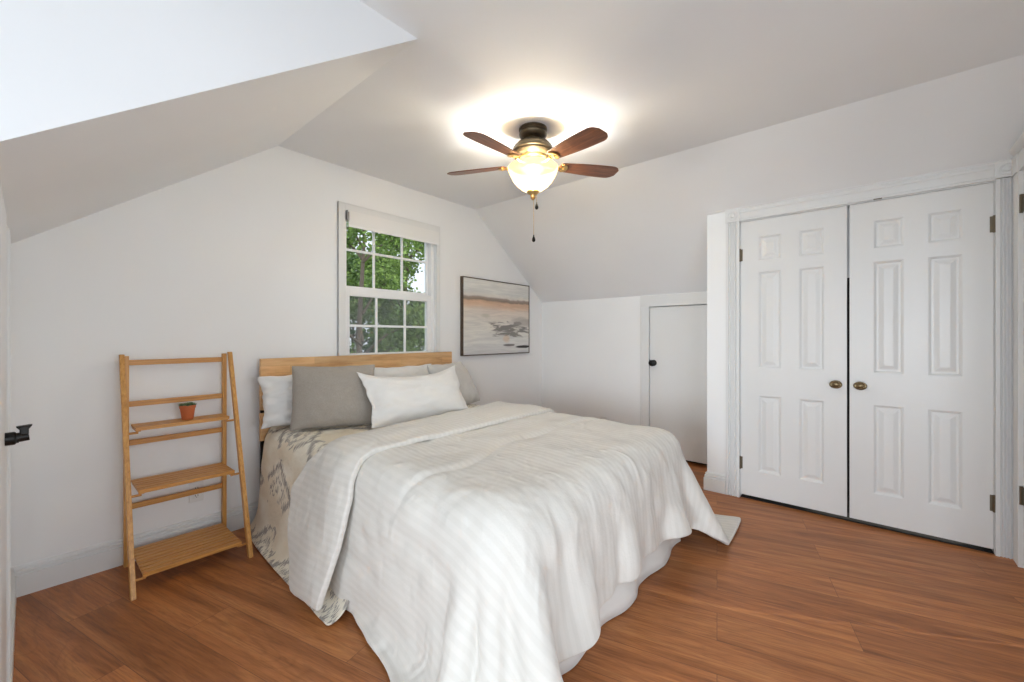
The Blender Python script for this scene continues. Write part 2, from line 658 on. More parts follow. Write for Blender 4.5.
# dormer end and rear walls, unseen; openings added and sized for light
bm = bmesh.new()
box(bm, -2.6, -2.5, -3.1, YD, 0, 0.15)
box(bm, -2.6, -2.5, -3.1, YD, 1.90, ZF + .02)
for y0_, y1_ in ((-3.1, -3.0), (-.9, -.8), (0.75, YD)):
    box(bm, -2.6, -2.5, y0_, y1_, 0.15, 1.90)
struct(finish('wall_dormer_end', bm, M_wall))
bm = bmesh.new()
box(bm, -2.5, 1.6, -3.1, -3.0, 0, 0.15)
box(bm, -2.5, 1.6, -3.1, -3.0, 1.90, ZF + .02)
for x0_, x1_ in ((-2.5, -2.4), (-.55, -.4), (1.5, 1.6)):
    box(bm, x0_, x1_, -3.1, -3.0, 0.15, 1.90)
struct(finish('wall_rear', bm, M_wall))
bm = bmesh.new()
box(bm, 1.6, 1.7, -3.1, YR, 0, ZF + .02)
struct(finish('wall_rear_return', bm, M_wall))

# wall right of the closet with its doorway
bm = bmesh.new()
box(bm, 3.345, XC + .1, YR - .1, YR, 0, 2.30)
box(bm, 1.6, 2.58, YR - .1, YR, 0, ZF + .02)
box(bm, 2.58, 3.345, YR - .1, YR, 2.05, ZF + .02)
struct(finish('wall_front', bm, M_wall), 'white wall turning the corner right of the closet', 'wall')

# closet front and side
CD0, CD1, CDZ = -0.534, 0.712, 2.046       # opening
bm = bmesh.new()
box(bm, XC, XC + .1, CD1 + .006, YC, 0, 2.20)
box(bm, XC, XC + .1, YR - .02, CD0 - .006, 0, 2.20)
box(bm, XC, XC + .1, CD0 - .006, CD1 + .006, CDZ + .006, 2.20)
box(bm, XC + .1, XK + .02, YC - .1, YC, 0, 2.12)
struct(finish('wall_closet', bm, M_wall), 'white closet wall around the double doors', 'wall')
bm = bmesh.new()
box(bm, XC + .55, XC + .57, YR, YC - .1, 0, 1.75)
struct(finish('wall_closet_shade', bm, M_gapshade))  # coloured dark to paint the shade behind the closet door gaps
bm = bmesh.new()
box(bm, XC + .004, XC + .55, CD0 - .08, CD1 + .1, 0, .003)
struct(finish('floor_closet_shade', bm, M_gapshade))  # dark sheet painting the shade under the closet doors

# baseboards
base_prof = [(0, 0), (.018, 0), (.018, .094), (.010, .098), (.010, .101), (.014, .104), (.014, .114), (.007, .119), (.007, .122), (.010, .124), (.009, .131), (.004, .136), (0, .137)]
bm = bmesh.new()
sweep_profile(bm, base_prof, (XW, YA, 0), (XK, YA, 0), (0, -1, 0), m0=1, m1=-1)
struct(finish('baseboard_back', bm, M_trim), 'white stepped baseboard along the bed wall', 'baseboard')
bm = bmesh.new()
sweep_profile(bm, base_prof, (XW, 1.97, 0), (XW, YA, 0), (1, 0, 0), m1=-1)
struct(finish('baseboard_left', bm, M_trim))
bm = bmesh.new()
sweep_profile(bm, base_prof, (XK, 1.735, 0), (XK, YA, 0), (-1, 0, 0), m1=-1)
struct(finish('baseboard_right', bm, M_trim))
big = [(a * 1.15, b * 1.02) for a, b in base_prof]
bm = bmesh.new()
sweep_profile(bm, big, (XC, CD1 + .098, 0), (XC, YC, 0), (-1, 0, 0), m1=1)
sweep_profile(bm, big, (XC, YC, 0), (XK, YC, 0), (0, 1, 0), m0=-1)
struct(finish('baseboard_closet', bm, M_trim), 'short white baseboard at the closet corner', 'baseboard')

# ---- closet casing (fluted, with corner blocks and a crowned header)
CW = 0.092


def fluted(bm, y0, y1, z0, z1, xface, depth=.020, nfl=4):
    """vertical fluted board on a wall facing -x"""
    w = y1 - y0
    pts = [(xface, y0)]
    pts.append((xface - depth, y0))
    m = .014
    inner = w - 2 * m
    for k in range(nfl):
        a = y0 + m + inner * (k + .12) / nfl
        b = y0 + m + inner * (k + .88) / nfl
        c = (a + b) / 2
        pts += [(xface - depth, a), (xface - depth + .007, a + (c - a) * .35), (xface - depth + .010, c), (xface - depth + .007, b - (b - c) * .35), (xface - depth, b)]
    pts.append((xface - depth, y1))
    pts.append((xface, y1))
    prism(bm, pts, 'z', z0, z1)


def rosette_block(bm, yc, zc, w, xface, d=.026):
    box(bm, xface - d, xface, yc - w / 2, yc + w / 2, zc - w / 2, zc + w / 2)
    R = Matrix.Translation((xface - d, yc, zc)) @ Matrix.Rotation(-PI / 2, 4, 'Y')
    lathe(bm, [(w * .40, 0), (w * .38, .005), (w * .31, .006), (w * .28, .001), (w * .2, .0), (w * .14, .006), (0, .008)], seg=28, M4=R, cap=False)


crown_prof = [(0, 0), (.012, 0), (.014, .010), (.022, .016), (.034, .026), (.040, .034), (.040, .042), (0, .042)]
bm = bmesh.new()
yb0, yb1 = CD0 - .006 - CW / 2, CD1 + .006 + CW / 2
fluted(bm, CD1 + .004, CD1 + .004 + CW, 0, CDZ + .01, XC)
fluted(bm, CD0 - .004 - CW + .012, CD0 - .004, 0, CDZ + .01, XC)
rosette_block(bm, CD1 + .004 + CW / 2, CDZ + .01 + CW / 2, CW + .004, XC)
rosette_block(bm, CD0 - .004 - CW / 2 + .006, CDZ + .01 + CW / 2, CW - .006, XC)
# header board with two beads
hb = [(0, 0), (.020, 0), (.020, .012), (.014, .018), (.014, .058), (.018, .064), (.018, .076), (.012, .082), (.012, CW), (0, CW)]
sweep_profile(bm, hb, (XC, CD1 + .004, CDZ + .008), (XC, CD0 - .004, CDZ + .008), (-1, 0, 0))
sweep_profile(bm, crown_prof, (XC, YC - .002, CDZ + .010 + CW), (XC, YR, CDZ + .010 + CW), (-1, 0, 0))
struct(finish('trim_1', bm, M_trim), 'white fluted casing with corner blocks around the double closet doors', 'trim')
# jamb lining
bm = bmesh.new()
box(bm, XC, XC + .1, CD1 + .002, CD1 + .006, 0, CDZ + .006)
box(bm, XC, XC + .1, CD0 - .006, CD0 - .002, 0, CDZ + .006)
box(bm, XC, XC + .1, CD0, CD1, CDZ + .002, CDZ + .006)
struct(finish('trim_2', bm, M_trim))


def panel_door(name, y_hinge, y_meet, z0, z1, xface, thick=.034):
    """six-panel moulded door facing -x, spanning y; all in one relief mesh"""
    ya, yb = sorted((y_hinge, y_meet))
    w = yb - ya
    bm = bmesh.new()
    # relief grid: cut lines for panels
    st = .118 * w / .62
    mid = .105 * w / .62
    pw = (w - 2 * st - mid) / 2
    cols = [(ya + st, ya + st + pw), (yb - st - pw, yb - st)]
    rows = [(z0 + .185, z0 + .742), (z0 + .942, z0 + 1.640), (z0 + 1.722, z0 + 1.898)]
    ysl = sorted({ya, yb, *[c for k in cols for c in k]})
    zsl = sorted({z0, z1, *[c for k in rows for c in k]})
    front = {}

    def V(y, z, x):
        key = (round(y, 5), round(z, 5), round(x, 5))
        if key not in front:
            front[key] = bm.verts.new((x, y, z))
        return front[key]
    for i in range(len(ysl) - 1):
        for j in range(len(zsl) - 1):
            y0_, y1_, a0, a1 = ysl[i], ysl[i + 1], zsl[j], zsl[j + 1]
            if (y0_, y1_) in cols and (a0, a1) in rows:
                # nested rings: bead, recess, raised field
                steps = [(0, 0), (.006, .003), (.014, .0095), (.024, .0095), (.046, .0030), (.050, .0025)]
                prev = None
                for ins, dep in steps:
                    ring = [V(y0_ + ins, a0 + ins, xface + dep), V(y1_ - ins, a0 + ins, xface + dep), V(y1_ - ins, a1 - ins, xface + dep), V(y0_ + ins, a1 - ins, xface + dep)]
                    if prev:
                        for k in range(4):
                            bm.faces.new((prev[k], prev[(k + 1) % 4], ring[(k + 1) % 4], ring[k]))
                    prev = ring
                bm.faces.new(prev)
            else:
                bm.faces.new((V(y0_, a0, xface), V(y1_, a0, xface), V(y1_, a1, xface), V(y0_, a1, xface)))
    # sides and back
    xb = xface + thick
    back = {}

    def B(y, z):
        k = (round(y, 5), round(z, 5))
        if k not in back:
            back[k] = bm.verts.new((xb, y, z))
        return back[k]
    for i in range(len(ysl) - 1):
        for z in (z0, z1):
            bm.faces.new((V(ysl[i], z, xface), V(ysl[i + 1], z, xface), B(ysl[i + 1], z), B(ysl[i], z)))
    for j in range(len(zsl) - 1):
        for y in (ya, yb):
            bm.faces.new((V(y, zsl[j], xface), V(y, zsl[j + 1], xface), B(y, zsl[j + 1]), B(y, zsl[j])))
    for i in range(len(ysl) - 1):
        for j in range(len(zsl) - 1):
            bm.faces.new((B(ysl[i], zsl[j]), B(ysl[i + 1], zsl[j]), B(ysl[i + 1], zsl[j + 1]), B(ysl[i], zsl[j + 1])))
    return finish(name, bm, M_trim, bevel=.0012, seg=1)


def hinge(bm, x, y, z, h=.088, leaf_dir=1):
    box(bm, x - .0025, x + .003, y - .004 if leaf_dir < 0 else y - .016, y + .016 if leaf_dir < 0 else y + .004, z - h / 2, z + h / 2)
    tube(bm, [(x - .007, y, z - h / 2 - .003), (x - .007, y, z + h / 2 + .003)], .0065, 12)


def oval_knob(bm, x, y, z):
    """oval closet knob pointing to -x"""
    R = Matrix.Translation((x, y, z)) @ Matrix.Rotation(-PI / 2, 4, 'Y') @ Matrix.Diagonal((1.0, 1.28, 1, 1))
    lathe(bm, [(.024, 0), (.024, .004), (.018, .007), (.011, .010), (.009, .022), (.014, .028), (.024, .036), (.0265, .043), (.024, .050), (.019, .052), (.015, .050), (.008, .053), (0, .055)], seg=28, M4=R)


M_knob = mat('antique_brass_knob', (0.22, 0.165, 0.09), 0.32, 0.9)
XD = XC - .002
YM = 0.088
d1 = panel_door('door_1', CD1, YM + .0065, .026, CDZ - .001, XD)
struct(d1, 'left six-panel white closet door', 'door')
bm = bmesh.new(); oval_knob(bm, XD, YM + .062, .885)
k = finish('door_knob', bm, M_knob, d1, smooth=True, auto=40); k['label'] = 'oval antique brass knob'
for hz in (1.80, .26):
    bm = bmesh.new(); hinge(bm, XD - .001, CD1 + .001, hz, leaf_dir=1)
    finish('hinge', bm, M_hinge, d1, bevel=.0008)
d2 = panel_door('door_2', CD0, YM - .0065, .026, CDZ - .001, XD)
struct(d2, 'right six-panel white closet door', 'door')
bm = bmesh.new(); oval_knob(bm, XD, YM - .060, .885)
k = finish('door_knob', bm, M_knob, d2, smooth=True, auto=40); k['label'] = 'oval antique brass knob'
for hz in (1.815, .28):
    bm = bmesh.new(); hinge(bm, XD - .001, CD0 - .001, hz, leaf_dir=-1)
    finish('hinge', bm, M_hinge, d2, bevel=.0008)
# small worn spot above the right door: ball catch
bm = bmesh.new()
box(bm, XC - .0215, XC - .0195, -.075, -.035, CDZ + .004, CDZ + .010)
cc = finish('ball_catch', bm, M_hinge, None)
tag(cc, 'tiny bronze catch plate above the right closet door', 'catch')

# ---- small door in the low wall
SDX = XK - .003
bm = bmesh.new()
box(bm, SDX, SDX + .03, SD0, SD1, .028, SDZ)
d3 = finish('door_3', bm, M_trim, bevel=.002)
struct(d3, 'small plain white attic door in the low wall', 'door')
bm = bmesh.new()
R = Matrix.Translation((SDX, 1.600, .934)) @ Matrix.Rotation(-PI / 2, 4, 'Y')
lathe(bm, [(.030, 0), (.030, .004), (.026, .008), (.012, .010), (.011, .034), (.020, .040), (.029, .048), (.031, .058), (.026, .066), (.012, .070), (0, .071)], seg=28, M4=R)
k = finish('door_knob', bm, M_black, d3, smooth=True, auto=40); k['label'] = 'round black door knob'
bm = bmesh.new()
box(bm, SDX - .004, SDX + .001, SD1 - .002, SD1 + .008, .905, .965)
finish('latch_plate', bm, M_black, d3)
bm = bmesh.new()
box(bm, XK - .016, XK, SD1 + .004, SD1 + .092, 0, SDZ + .004)
box(bm, XK - .020, XK, SD1 + .080, SD1 + .095, 0, SDZ + .004)
box(bm, XK - .018, XK, YC, SD1 + .095, SDZ + .004, ZK - .002)
box(bm, XK - .022, XK, YC, SD1 + .004, SDZ + .004, SDZ + .018)
struct(finish('trim_3', bm, M_trim, bevel=.002), 'flat white casing around the small attic door', 'trim')
bm = bmesh.new()
box(bm, XK + .06, XK + .08, .95, 1.7, 0, 1.5)
struct(finish('wall_attic_shade', bm, M_gapshade))  # dark panel painting the shade around the small door

# ---- door and casing on the left low wall (seen almost edge-on)
bm = bmesh.new()
for (a, b, d) in ((0, .012, .010), (.012, .050, .014), (.050, .066, .018), (.066, .075, .012)):
    box(bm, XW, XW + d, 1.890 + a, 1.890 + b, 0, 1.52)
box(bm, XW, XW + .010, YD + .01, 1.965, 1.52, 1.565)
struct(finish('trim_4', bm, M_trim, bevel=.002), 'white moulded casing at the far left edge', 'trim')
bm = bmesh.new()
box(bm, XW, XW + .012, YD + .02, 1.888, .012, 1.515)
d4 = finish('door_4', bm, M_trim, bevel=.002)
struct(d4, 'white door at the far left edge, seen almost edge-on', 'door')
HY, HZ = 1.74, .925
bm = bmesh.new()
R = Matrix.Translation((XW + .012, HY, HZ)) @ Matrix.Rotation(PI / 2, 4, 'Y')
lathe(bm, [(.0175, 0), (.0175, .016), (.0165, .018), (.0135, .020), (.0135, .024)], seg=28, M4=R)
tube(bm, [(XW + .026, HY, HZ), (XW + .054, HY, HZ + .003)], .0128, 20)
k = finish('door_handle', bm, M_black, d4, smooth=True, auto=35); k['label'] = 'black lever handle'
bm = bmesh.new()
# flared thumb lever standing on the neck
pr = [(XW + .037, HZ + .008), (XW + .054, HZ + .008), (XW + .054, HZ + .022), (XW + .061, HZ + .033), (XW + .030, HZ + .031), (XW + .037, HZ + .022)]
prism(bm, pr, 'y', HY - .012, HY + .012)
lv = finish('lever', bm, M_black, k, bevel=.003)

# ---- casing and hinges of the doorway on the wall right of the closet
bm = bmesh.new()


def fluted_y(bm, x0, x1, z0, z1, yface, depth=.02, nfl=4):
    pts = [(x0, yface), (x0, yface + depth)]
    w = x1 - x0
    m = .012
    inner = w - 2 * m
    for k in range(nfl):
        a = x0 + m + inner * (k + .12) / nfl
        b = x0 + m + inner * (k + .88) / nfl
        pts += [(a, yface + depth), ((a + b) / 2, yface + depth - .006), (b, yface + depth)]
    pts += [(x1, yface + depth), (x1, yface)]
    prism(bm, pts, 'z', z0, z1)


fluted_y(bm, 3.345, 3.436, 0, 2.056, YR)
box(bm, 3.344, 3.436, YR, YR + .026, 2.056, 2.148)
box(bm, 2.50, 3.345, YR, YR + .018, 2.056, 2.148)
sweep_profile(bm, crown_prof, (XC, YR, CDZ + .010 + CW), (1.7, YR, CDZ + .010 + CW), (0, 1, 0), m0=1)
struct(finish('trim_5', bm, M_trim), 'white fluted door casing at the far right edge', 'trim')
bm = bmesh.new()
box(bm, 2.60, 3.338, YR - .03, YR + .003, .014, 2.046)
d5 = finish('door_5', bm, M_trim, bevel=.002)
struct(d5, 'white door hinged at the far right edge', 'door')
for hz in (1.885, .375):
    bm = bmesh.new()
    box(bm, 3.322, 3.348, YR + .002, YR + .0065, hz - .045, hz + .045)
    tube(bm, [(3.340, YR + .010, hz - .048), (3.340, YR + .010, hz + .048)], .0065, 12)
    finish('hinge', bm, M_hinge, d5)

# ------------------------------------------------------------------ window over the bed
bm = bmesh.new()
cz0 = 0.93
box(bm, 1.492, WX0, YA - .014, YA, cz0, 2.200)
box(bm, 1.492, 1.500, YA - .016, YA, cz0, 2.200)
box(bm, WX1, 2.452, YA - .014, YA, cz0, 2.200)
box(bm, 2.444, 2.452, YA - .016, YA, cz0, 2.200)
box(bm, WX0, WX1, YA - .014, YA, WZ1, 2.200)
box(bm, 1.492, 2.452, YA - .016, YA, 2.192, 2.200)
box(bm, 1.47, 2.475, YA - .035, YA + .05, WZ0 - .028, WZ0)
struct(finish('trim_6', bm, M_trim, bevel=.0015), 'narrow white trim around the bedroom window', 'trim')

bm = bmesh.new()
# outer frame in the reveal
F0, F1 = YA + .030, YA + .120
for (x0, x1, z0, z1) in ((WX0, WX0 + .030, WZ0, WZ1), (WX1 - .030, WX1, WZ0, WZ1), (WX0 + .030, WX1 - .030, WZ1 - .03, WZ1), (WX0 + .030, WX1 - .030, WZ0, WZ0 + .03)):
    box(bm, x0, x1, F0, F1, z0, z1)
win = finish('window_1', bm, M_vinyl, bevel=.002)
struct(win, 'white double-hung window over the headboard with divided panes', 'window')


def sash(name, x0, x1, z0, z1, y0, y1, rail_l, rail_r, rail_b, rail_t, mx, mz):
    bm = bmesh.new()
    box(bm, x0, x0 + rail_l, y0, y1, z0, z1)
    box(bm, x1 - rail_r, x1, y0, y1, z0, z1)
    box(bm, x0 + rail_l, x1 - rail_r, y0, y1, z0, z0 + rail_b)
    box(bm, x0 + rail_l, x1 - rail_r, y0, y1, z1 - rail_t, z1)
    s = finish(name, bm, M_vinyl, win, bevel=.0015)
    ym = (y0 + y1) / 2
    bm = bmesh.new()
    for x in mx:
        box(bm, x - .009, x + .009, ym - .006, ym + .006, z0 + rail_b, z1 - rail_t)
    xs = [x0 + rail_l] + mx + [x1 - rail_r]
    for z in mz:
        for a, b in zip(xs[:-1], xs[1:]):
            box(bm, a + (.009 if a in mx else 0), b - (.009 if b in mx else 0), ym - .007, ym + .007, z - .009, z + .009)
    finish('muntin', bm, M_vinyl, s)
    bm = bmesh.new()
    box(bm, x0 + rail_l - .003, x1 - rail_r + .003, ym - .002, ym + .002, z0 + rail_b - .003, z1 - rail_t + .003)
    g = bpy.data.materials.get('window_glass')
    if not g:
        g = bpy.data.materials.new('window_glass')
        g.use_nodes = True
        nt = g.node_tree
        nt.nodes.remove(nt.nodes['Principled BSDF'])
        tr = nt.nodes.new('ShaderNodeBsdfTransparent')
        tr.inputs[0].default_value = (.96, .97, .97, 1)
        gl = nt.nodes.new('ShaderNodeBsdfGlossy')
        gl.inputs['Roughness'].default_value = .02
        fz = nt.nodes.new('ShaderNodeFresnel')
        fz.inputs['IOR'].default_value = 1.25
        mx_ = nt.nodes.new('ShaderNodeMixShader')
        nt.links.new(fz.outputs[0], mx_.inputs[0])
        nt.links.new(tr.outputs[0], mx_.inputs[1])
        nt.links.new(gl.outputs[0], mx_.inputs[2])
        nt.links.new(mx_.outputs[0], nt.nodes['Material Output'].inputs[0])
    finish('pane', bm, g, s)
    return s


sash('upper_sash', WX0 + .012, WX1 - .022, 1.545, WZ1 - .02, YA + .075, YA + .105, .020, .024, .045, .03, [1.842, 2.112], [1.872])
sash('lower_sash', WX0 + .018, WX1 - .030, WZ0 + .03, 1.566, YA + .036, YA + .068, .040, .038, .045, .056, [1.842, 2.116], [1.280])

# insect screen outside the lower half
bm = bmesh.new()
box(bm, WX0 + .03, WX1 - .03, YA + .124, YA + .126, WZ0 + .03, 1.56)
scm = bpy.data.materials.new('grey_insect_screen')
scm.use_nodes = True
nt = scm.node_tree
pb = nt.nodes['Principled BSDF']
pb.inputs['Base Color'].default_value = (.22, .22, .23, 1)
pb.inputs['Roughness'].default_value = .8
tr = nt.nodes.new('ShaderNodeBsdfTransparent')
mxs = nt.nodes.new('ShaderNodeMixShader')
mxs.inputs[0].default_value = .30
nt.links.new(tr.outputs[0], mxs.inputs[1])
nt.links.new(pb.outputs[0], mxs.inputs[2])
nt.links.new(mxs.outputs[0], nt.nodes['Material Output'].inputs[0])
sn = finish('insect_screen', bm, scm, win)
sn['label'] = 'grey mesh screen over the lower half'

# roller shade
rs = thing('roller_shade', 'white roller shade rolled up at the top of the bedroom window', 'window shade', ((WX0 + WX1) / 2, YA, 2.14))
bm = bmesh.new()
prof = [(.0, 0), (.018, 0)]
R = Matrix.Translation((WX0 + .012, YA - .008, 2.112)) @ Matrix.Rotation(PI / 2, 4, 'Y')
lathe(bm, [(.023, 0), (.023, WX1 - WX0 - .002)], seg=24, M4=R)
attach(finish('roller_tube', bm, M_shade, smooth=True, auto=40), rs)
bm = bmesh.new()
box(bm, WX0 + .014, WX1 + .008, YA - .0325, YA - .031, 2.030, 2.143)
attach(finish('shade_cloth', bm, M_shade), rs)
bm = bmesh.new()
box(bm, WX0 + .014, WX1 + .008, YA - .037, YA - .027, 2.020, 2.036)
attach(finish('hem_bar', bm, M_vinyl, bevel=.003), rs)
bm = bmesh.new()
box(bm, WX0 + .002, WX0 + .008, YA - .036, YA + .012, 2.072, 2.143)
box(bm, WX0 + .0, WX0 + .016, YA - .040, YA - .032, 2.064, 2.130)
b_ = finish('bracket', bm, M_bracket, bevel=.002); b_['label'] = 'grey metal bracket'
attach(b_, rs)

# ------------------------------------------------------------------ electrical outlets
def outlet(loc, facing, label):
    t = thing('wall_outlet', label, 'outlet', loc)
    bm = bmesh.new()
    box(bm, -.036, .036, -.006, 0, -.058, .058)
    pl = finish('cover_plate', bm, M_plate, t, bevel=.003)
    for s in (-1, 1):
        bm = bmesh.new()
        box(bm, -.017, .017, -.0085, -.005, s * .022 - .014, s * .022 + .014)
        so = finish('socket', bm, M_plate, t, bevel=.002)
        bm = bmesh.new()
        for xx in (-.006, .006):
            box(bm, xx - .0013, xx + .0013, -.0092, -.008, s * .022 - .003, s * .022 + .006)
        box(bm, -.002, .002, -.0092, -.008, s * .022 - .010, s * .022 - .006)
        finish('slot', bm, M_slot, so)
    t.rotation_euler = (0, 0, facing)
    return t


outlet((.640, YA, .290), 0, 'white double outlet on the wall behind the bamboo ladder shelf')
outlet((XK, 2.150, .275), -PI / 2, 'white outlet low on the wall right of the bed')

# ------------------------------------------------------------------ framed abstract painting
PX0, PX1, PZ0, PZ1, PD = 2.711, 3.747, 1.006, 1.777, .036
pic = thing('framed_painting', 'framed abstract landscape in cream, peach and grey right of the window', 'painting', ((PX0 + PX1) / 2, YA, PZ0))
M_frame = wood('dark_walnut_frame', (0.035, 0.02, 0.012), (0.07, 0.042, 0.025), (0.12, 0.075, 0.045), 0, 12, 6, 0.5)
bm = bmesh.new()
fw = .010
yf = YA - PD - .002
for (x0, x1, z0, z1) in ((PX0, PX0 + fw, PZ0, PZ1), (PX1 - fw, PX1, PZ0, PZ1), (PX0 + fw, PX1 - fw, PZ1 - fw, PZ1), (PX0 + fw, PX1 - fw, PZ0, PZ0 + fw)):
    box(bm, x0, x1, yf, YA - .002, z0, z1)
attach(finish('frame', bm, M_frame, bevel=.001), pic)


def painting_material():
    m = mat('abstract_painting', (.7, .68, .64), .75)
    nt, nd, lk, b = nodes_of(m)
    tc = nt.nodes.new('ShaderNodeTexCoord')
    gen = tc.outputs['Generated']
    sp = nt.nodes.new('ShaderNodeSeparateXYZ')
    lk.new(gen, sp.inputs[0])

    def noise_(sx, sz, det=4.0, dist=.6, off=0.0):
        mp = nt.nodes.new('ShaderNodeMapping')
        mp.inputs['Scale'].default_value = (sx, 1, sz)
        mp.inputs['Location'].default_value = (off, 0, off * .7)
        lk.new(gen, mp.inputs['Vector'])
        n = N(nt, 'ShaderNodeTexNoise', Scale=1.0, Detail=det, Roughness=.6, Distortion=dist)
        lk.new(mp.outputs[0], n.inputs['Vector'])
        return n.outputs['Fac']

    def M(op, a, b_=None, c=None, clamp=False):
        n = nt.nodes.new('ShaderNodeMath')
        n.operation = op
        n.use_clamp = clamp
        for i, x in enumerate((a, b_, c)):
            if x is None:
                continue
            if isinstance(x, (int, float)):
                n.inputs[i].default_value = x
            else:
                lk.new(x, n.inputs[i])
        return n.outputs[0]

    def step(fac, a, b_):
        mr = N(nt, 'ShaderNodeMapRange')
        mr.inputs['From Min'].default_value = a
        mr.inputs['From Max'].default_value = b_
        lk.new(fac, mr.inputs['Value'])
        return mr.outputs[0]
    X, Z = sp.outputs[0], sp.outputs[2]
    wob = M('MULTIPLY', M('SUBTRACT', noise_(2.2, 1.0), .5), .10)
    zz = M('ADD', Z, wob)
    base = ramp(nt, [(0.0, (.56, .57, .58)), (.12, (.66, .67, .66)), (.30, (.70, .69, .65)), (.46, (.68, .65, .60)), (.60, (.68, .60, .53)),
                     (.665, (.66, .47, .34)), (.715, (.60, .40, .28)), (.735, (.26, .20, .16)), (.765, (.34, .28, .24)), (.785, (.66, .62, .57)), (.84, (.66, .66, .63)), (1.0, (.72, .71, .67))], zz)
    brush = ramp(nt, [(.35, (.92, .92, .93)), (.65, (1.18, 1.17, 1.15))], noise_(3.0, 22.0, 5, 1.0, 3.1))
    c = mixc(nt, base, brush, .8, 'MULTIPLY')
    # dark strokes: a cluster on the right, and one in the bottom right corner

    def blob(cx, cz, rx, rz):
        dx = M('DIVIDE', M('SUBTRACT', X, cx), rx)
        dz = M('DIVIDE', M('SUBTRACT', Z, cz), rz)
        return M('SUBTRACT', 1.0, M('ADD', M('MULTIPLY', dx, dx), M('MULTIPLY', dz, dz)), clamp=True)
    strokes = noise_(3.2, 13.0, 5, 1.6, 7.7)
    s1 = step(M('ADD', M('MULTIPLY', blob(.70, .34, .50, .17), .42), M('MULTIPLY', strokes, 1.35)), .92, 1.06)
    c = mixc(nt, c, (.13, .12, .115), M('MULTIPLY', s1, .80))
    s2 = step(M('ADD', M('MULTIPLY', blob(.88, .45, .30, .12), .6), M('MULTIPLY', noise_(2.0, 5.0, 4, 1.0, 1.2), .9)), .72, 1.0)
    c = mixc(nt, c, (.36, .33, .31), M('MULTIPLY', s2, .65))
    s3 = step(M('ADD', M('MULTIPLY', blob(.90, .085, .22, .035), .8), M('MULTIPLY', noise_(5.0, 9.0, 4, 1.0, 2.2), .5)), .72, .85)
    c = mixc(nt, c, (.04, .035, .035), s3)
    s4 = step(M('ADD', M('MULTIPLY', blob(.30, .52, .12, .05), .7), M('MULTIPLY', noise_(5.0, 6.0, 4, .8, 5.2), .5)), .62, .9)
    c = mixc(nt, c, (.50, .49, .40), M('MULTIPLY', s4, .6))
    s5 = step(M('ADD', M('MULTIPLY', blob(.62, .20, .10, .10), .7), M('MULTIPLY', noise_(6.0, 6.0, 4, .8, 9.2), .5)), .66, .9)
    c = mixc(nt, c, (.66, .47, .33), M('MULTIPLY', s5, .6))
    s6 = step(M('ADD', M('MULTIPLY', blob(.66, .115, .16, .03), .8), M('MULTIPLY', noise_(6.0, 12.0, 4, .8, 4.2), .5)), .72, .86)
    c = mixc(nt, c, (.10, .09, .085), M('MULTIPLY', s6, .8))
    lk.new(c, b.inputs['Base Color'])
    return m


bm = bmesh.new()
box(bm, PX0 + fw, PX1 - fw, yf + .004, YA - .006, PZ0 + fw, PZ1 - fw)
attach(finish('canvas', bm, painting_material()), pic)

# ------------------------------------------------------------------ ceiling fan with light
FX, FY = 2.011, 1.551


def fz(prof):
    """hanging height of each ring below the ceiling"""
    return [(r * 1.03, z * .9 if z > -.262 else -.236 + (z + .262) * 1.14) for r, z in prof]


fan = thing('ceiling_fan', 'bronze ceiling fan with five brown blades and a glowing bowl light', 'ceiling fan', (FX, FY, ZF))
M_bronze = mat('brushed_dark_bronze', (0.085, 0.065, 0.040), 0.38, 0.85)
M_brass = mat('antique_gold_metal', (0.62, 0.43, 0.18), 0.32, 0.9)
bm = bmesh.new()
lathe(bm, fz([(.070, 0), (.084, 0), (.084, -.012), (.080, -.016), (.080, -.030), (.083, -.036), (.080, -.050), (.068, -.064), (.050, -.072), (.036, -.074)]), seg=48)
finish('canopy', bm, M_bronze, fan, smooth=True, auto=35)
bm = bmesh.new()
lathe(bm, fz([(.045, -.060), (.058, -.078), (.060, -.090), (.080, -.096), (.104, -.110), (.119, -.130), (.1215, -.146), (.1215, -.156), (.115, -.162), (.114, -.170), (.104, -.182), (.088, -.192), (.075, -.196)]), seg=56)
finish('motor_housing', bm, M_bronze, fan, smooth=True, auto=35)
bm = bmesh.new()
lathe(bm, fz([(.078, -.188), (.084, -.196), (.080, -.206), (.064, -.212), (.060, -.226), (.050, -.232), (.048, -.248), (.062, -.256), (.070, -.262), (.070, -.270), (.054, -.276)]), seg=48)
for kk in range(12):      # ribs of the vented collar
    a = 2 * PI * kk / 12
    tube(bm, [(.085 * math.cos(a), .085 * math.sin(a), -.173), (.069 * math.cos(a), .069 * math.sin(a), -.191)], .004, 6)
finish('switch_housing', bm, M_brass, fan, smooth=True, auto=35)

BR = .575
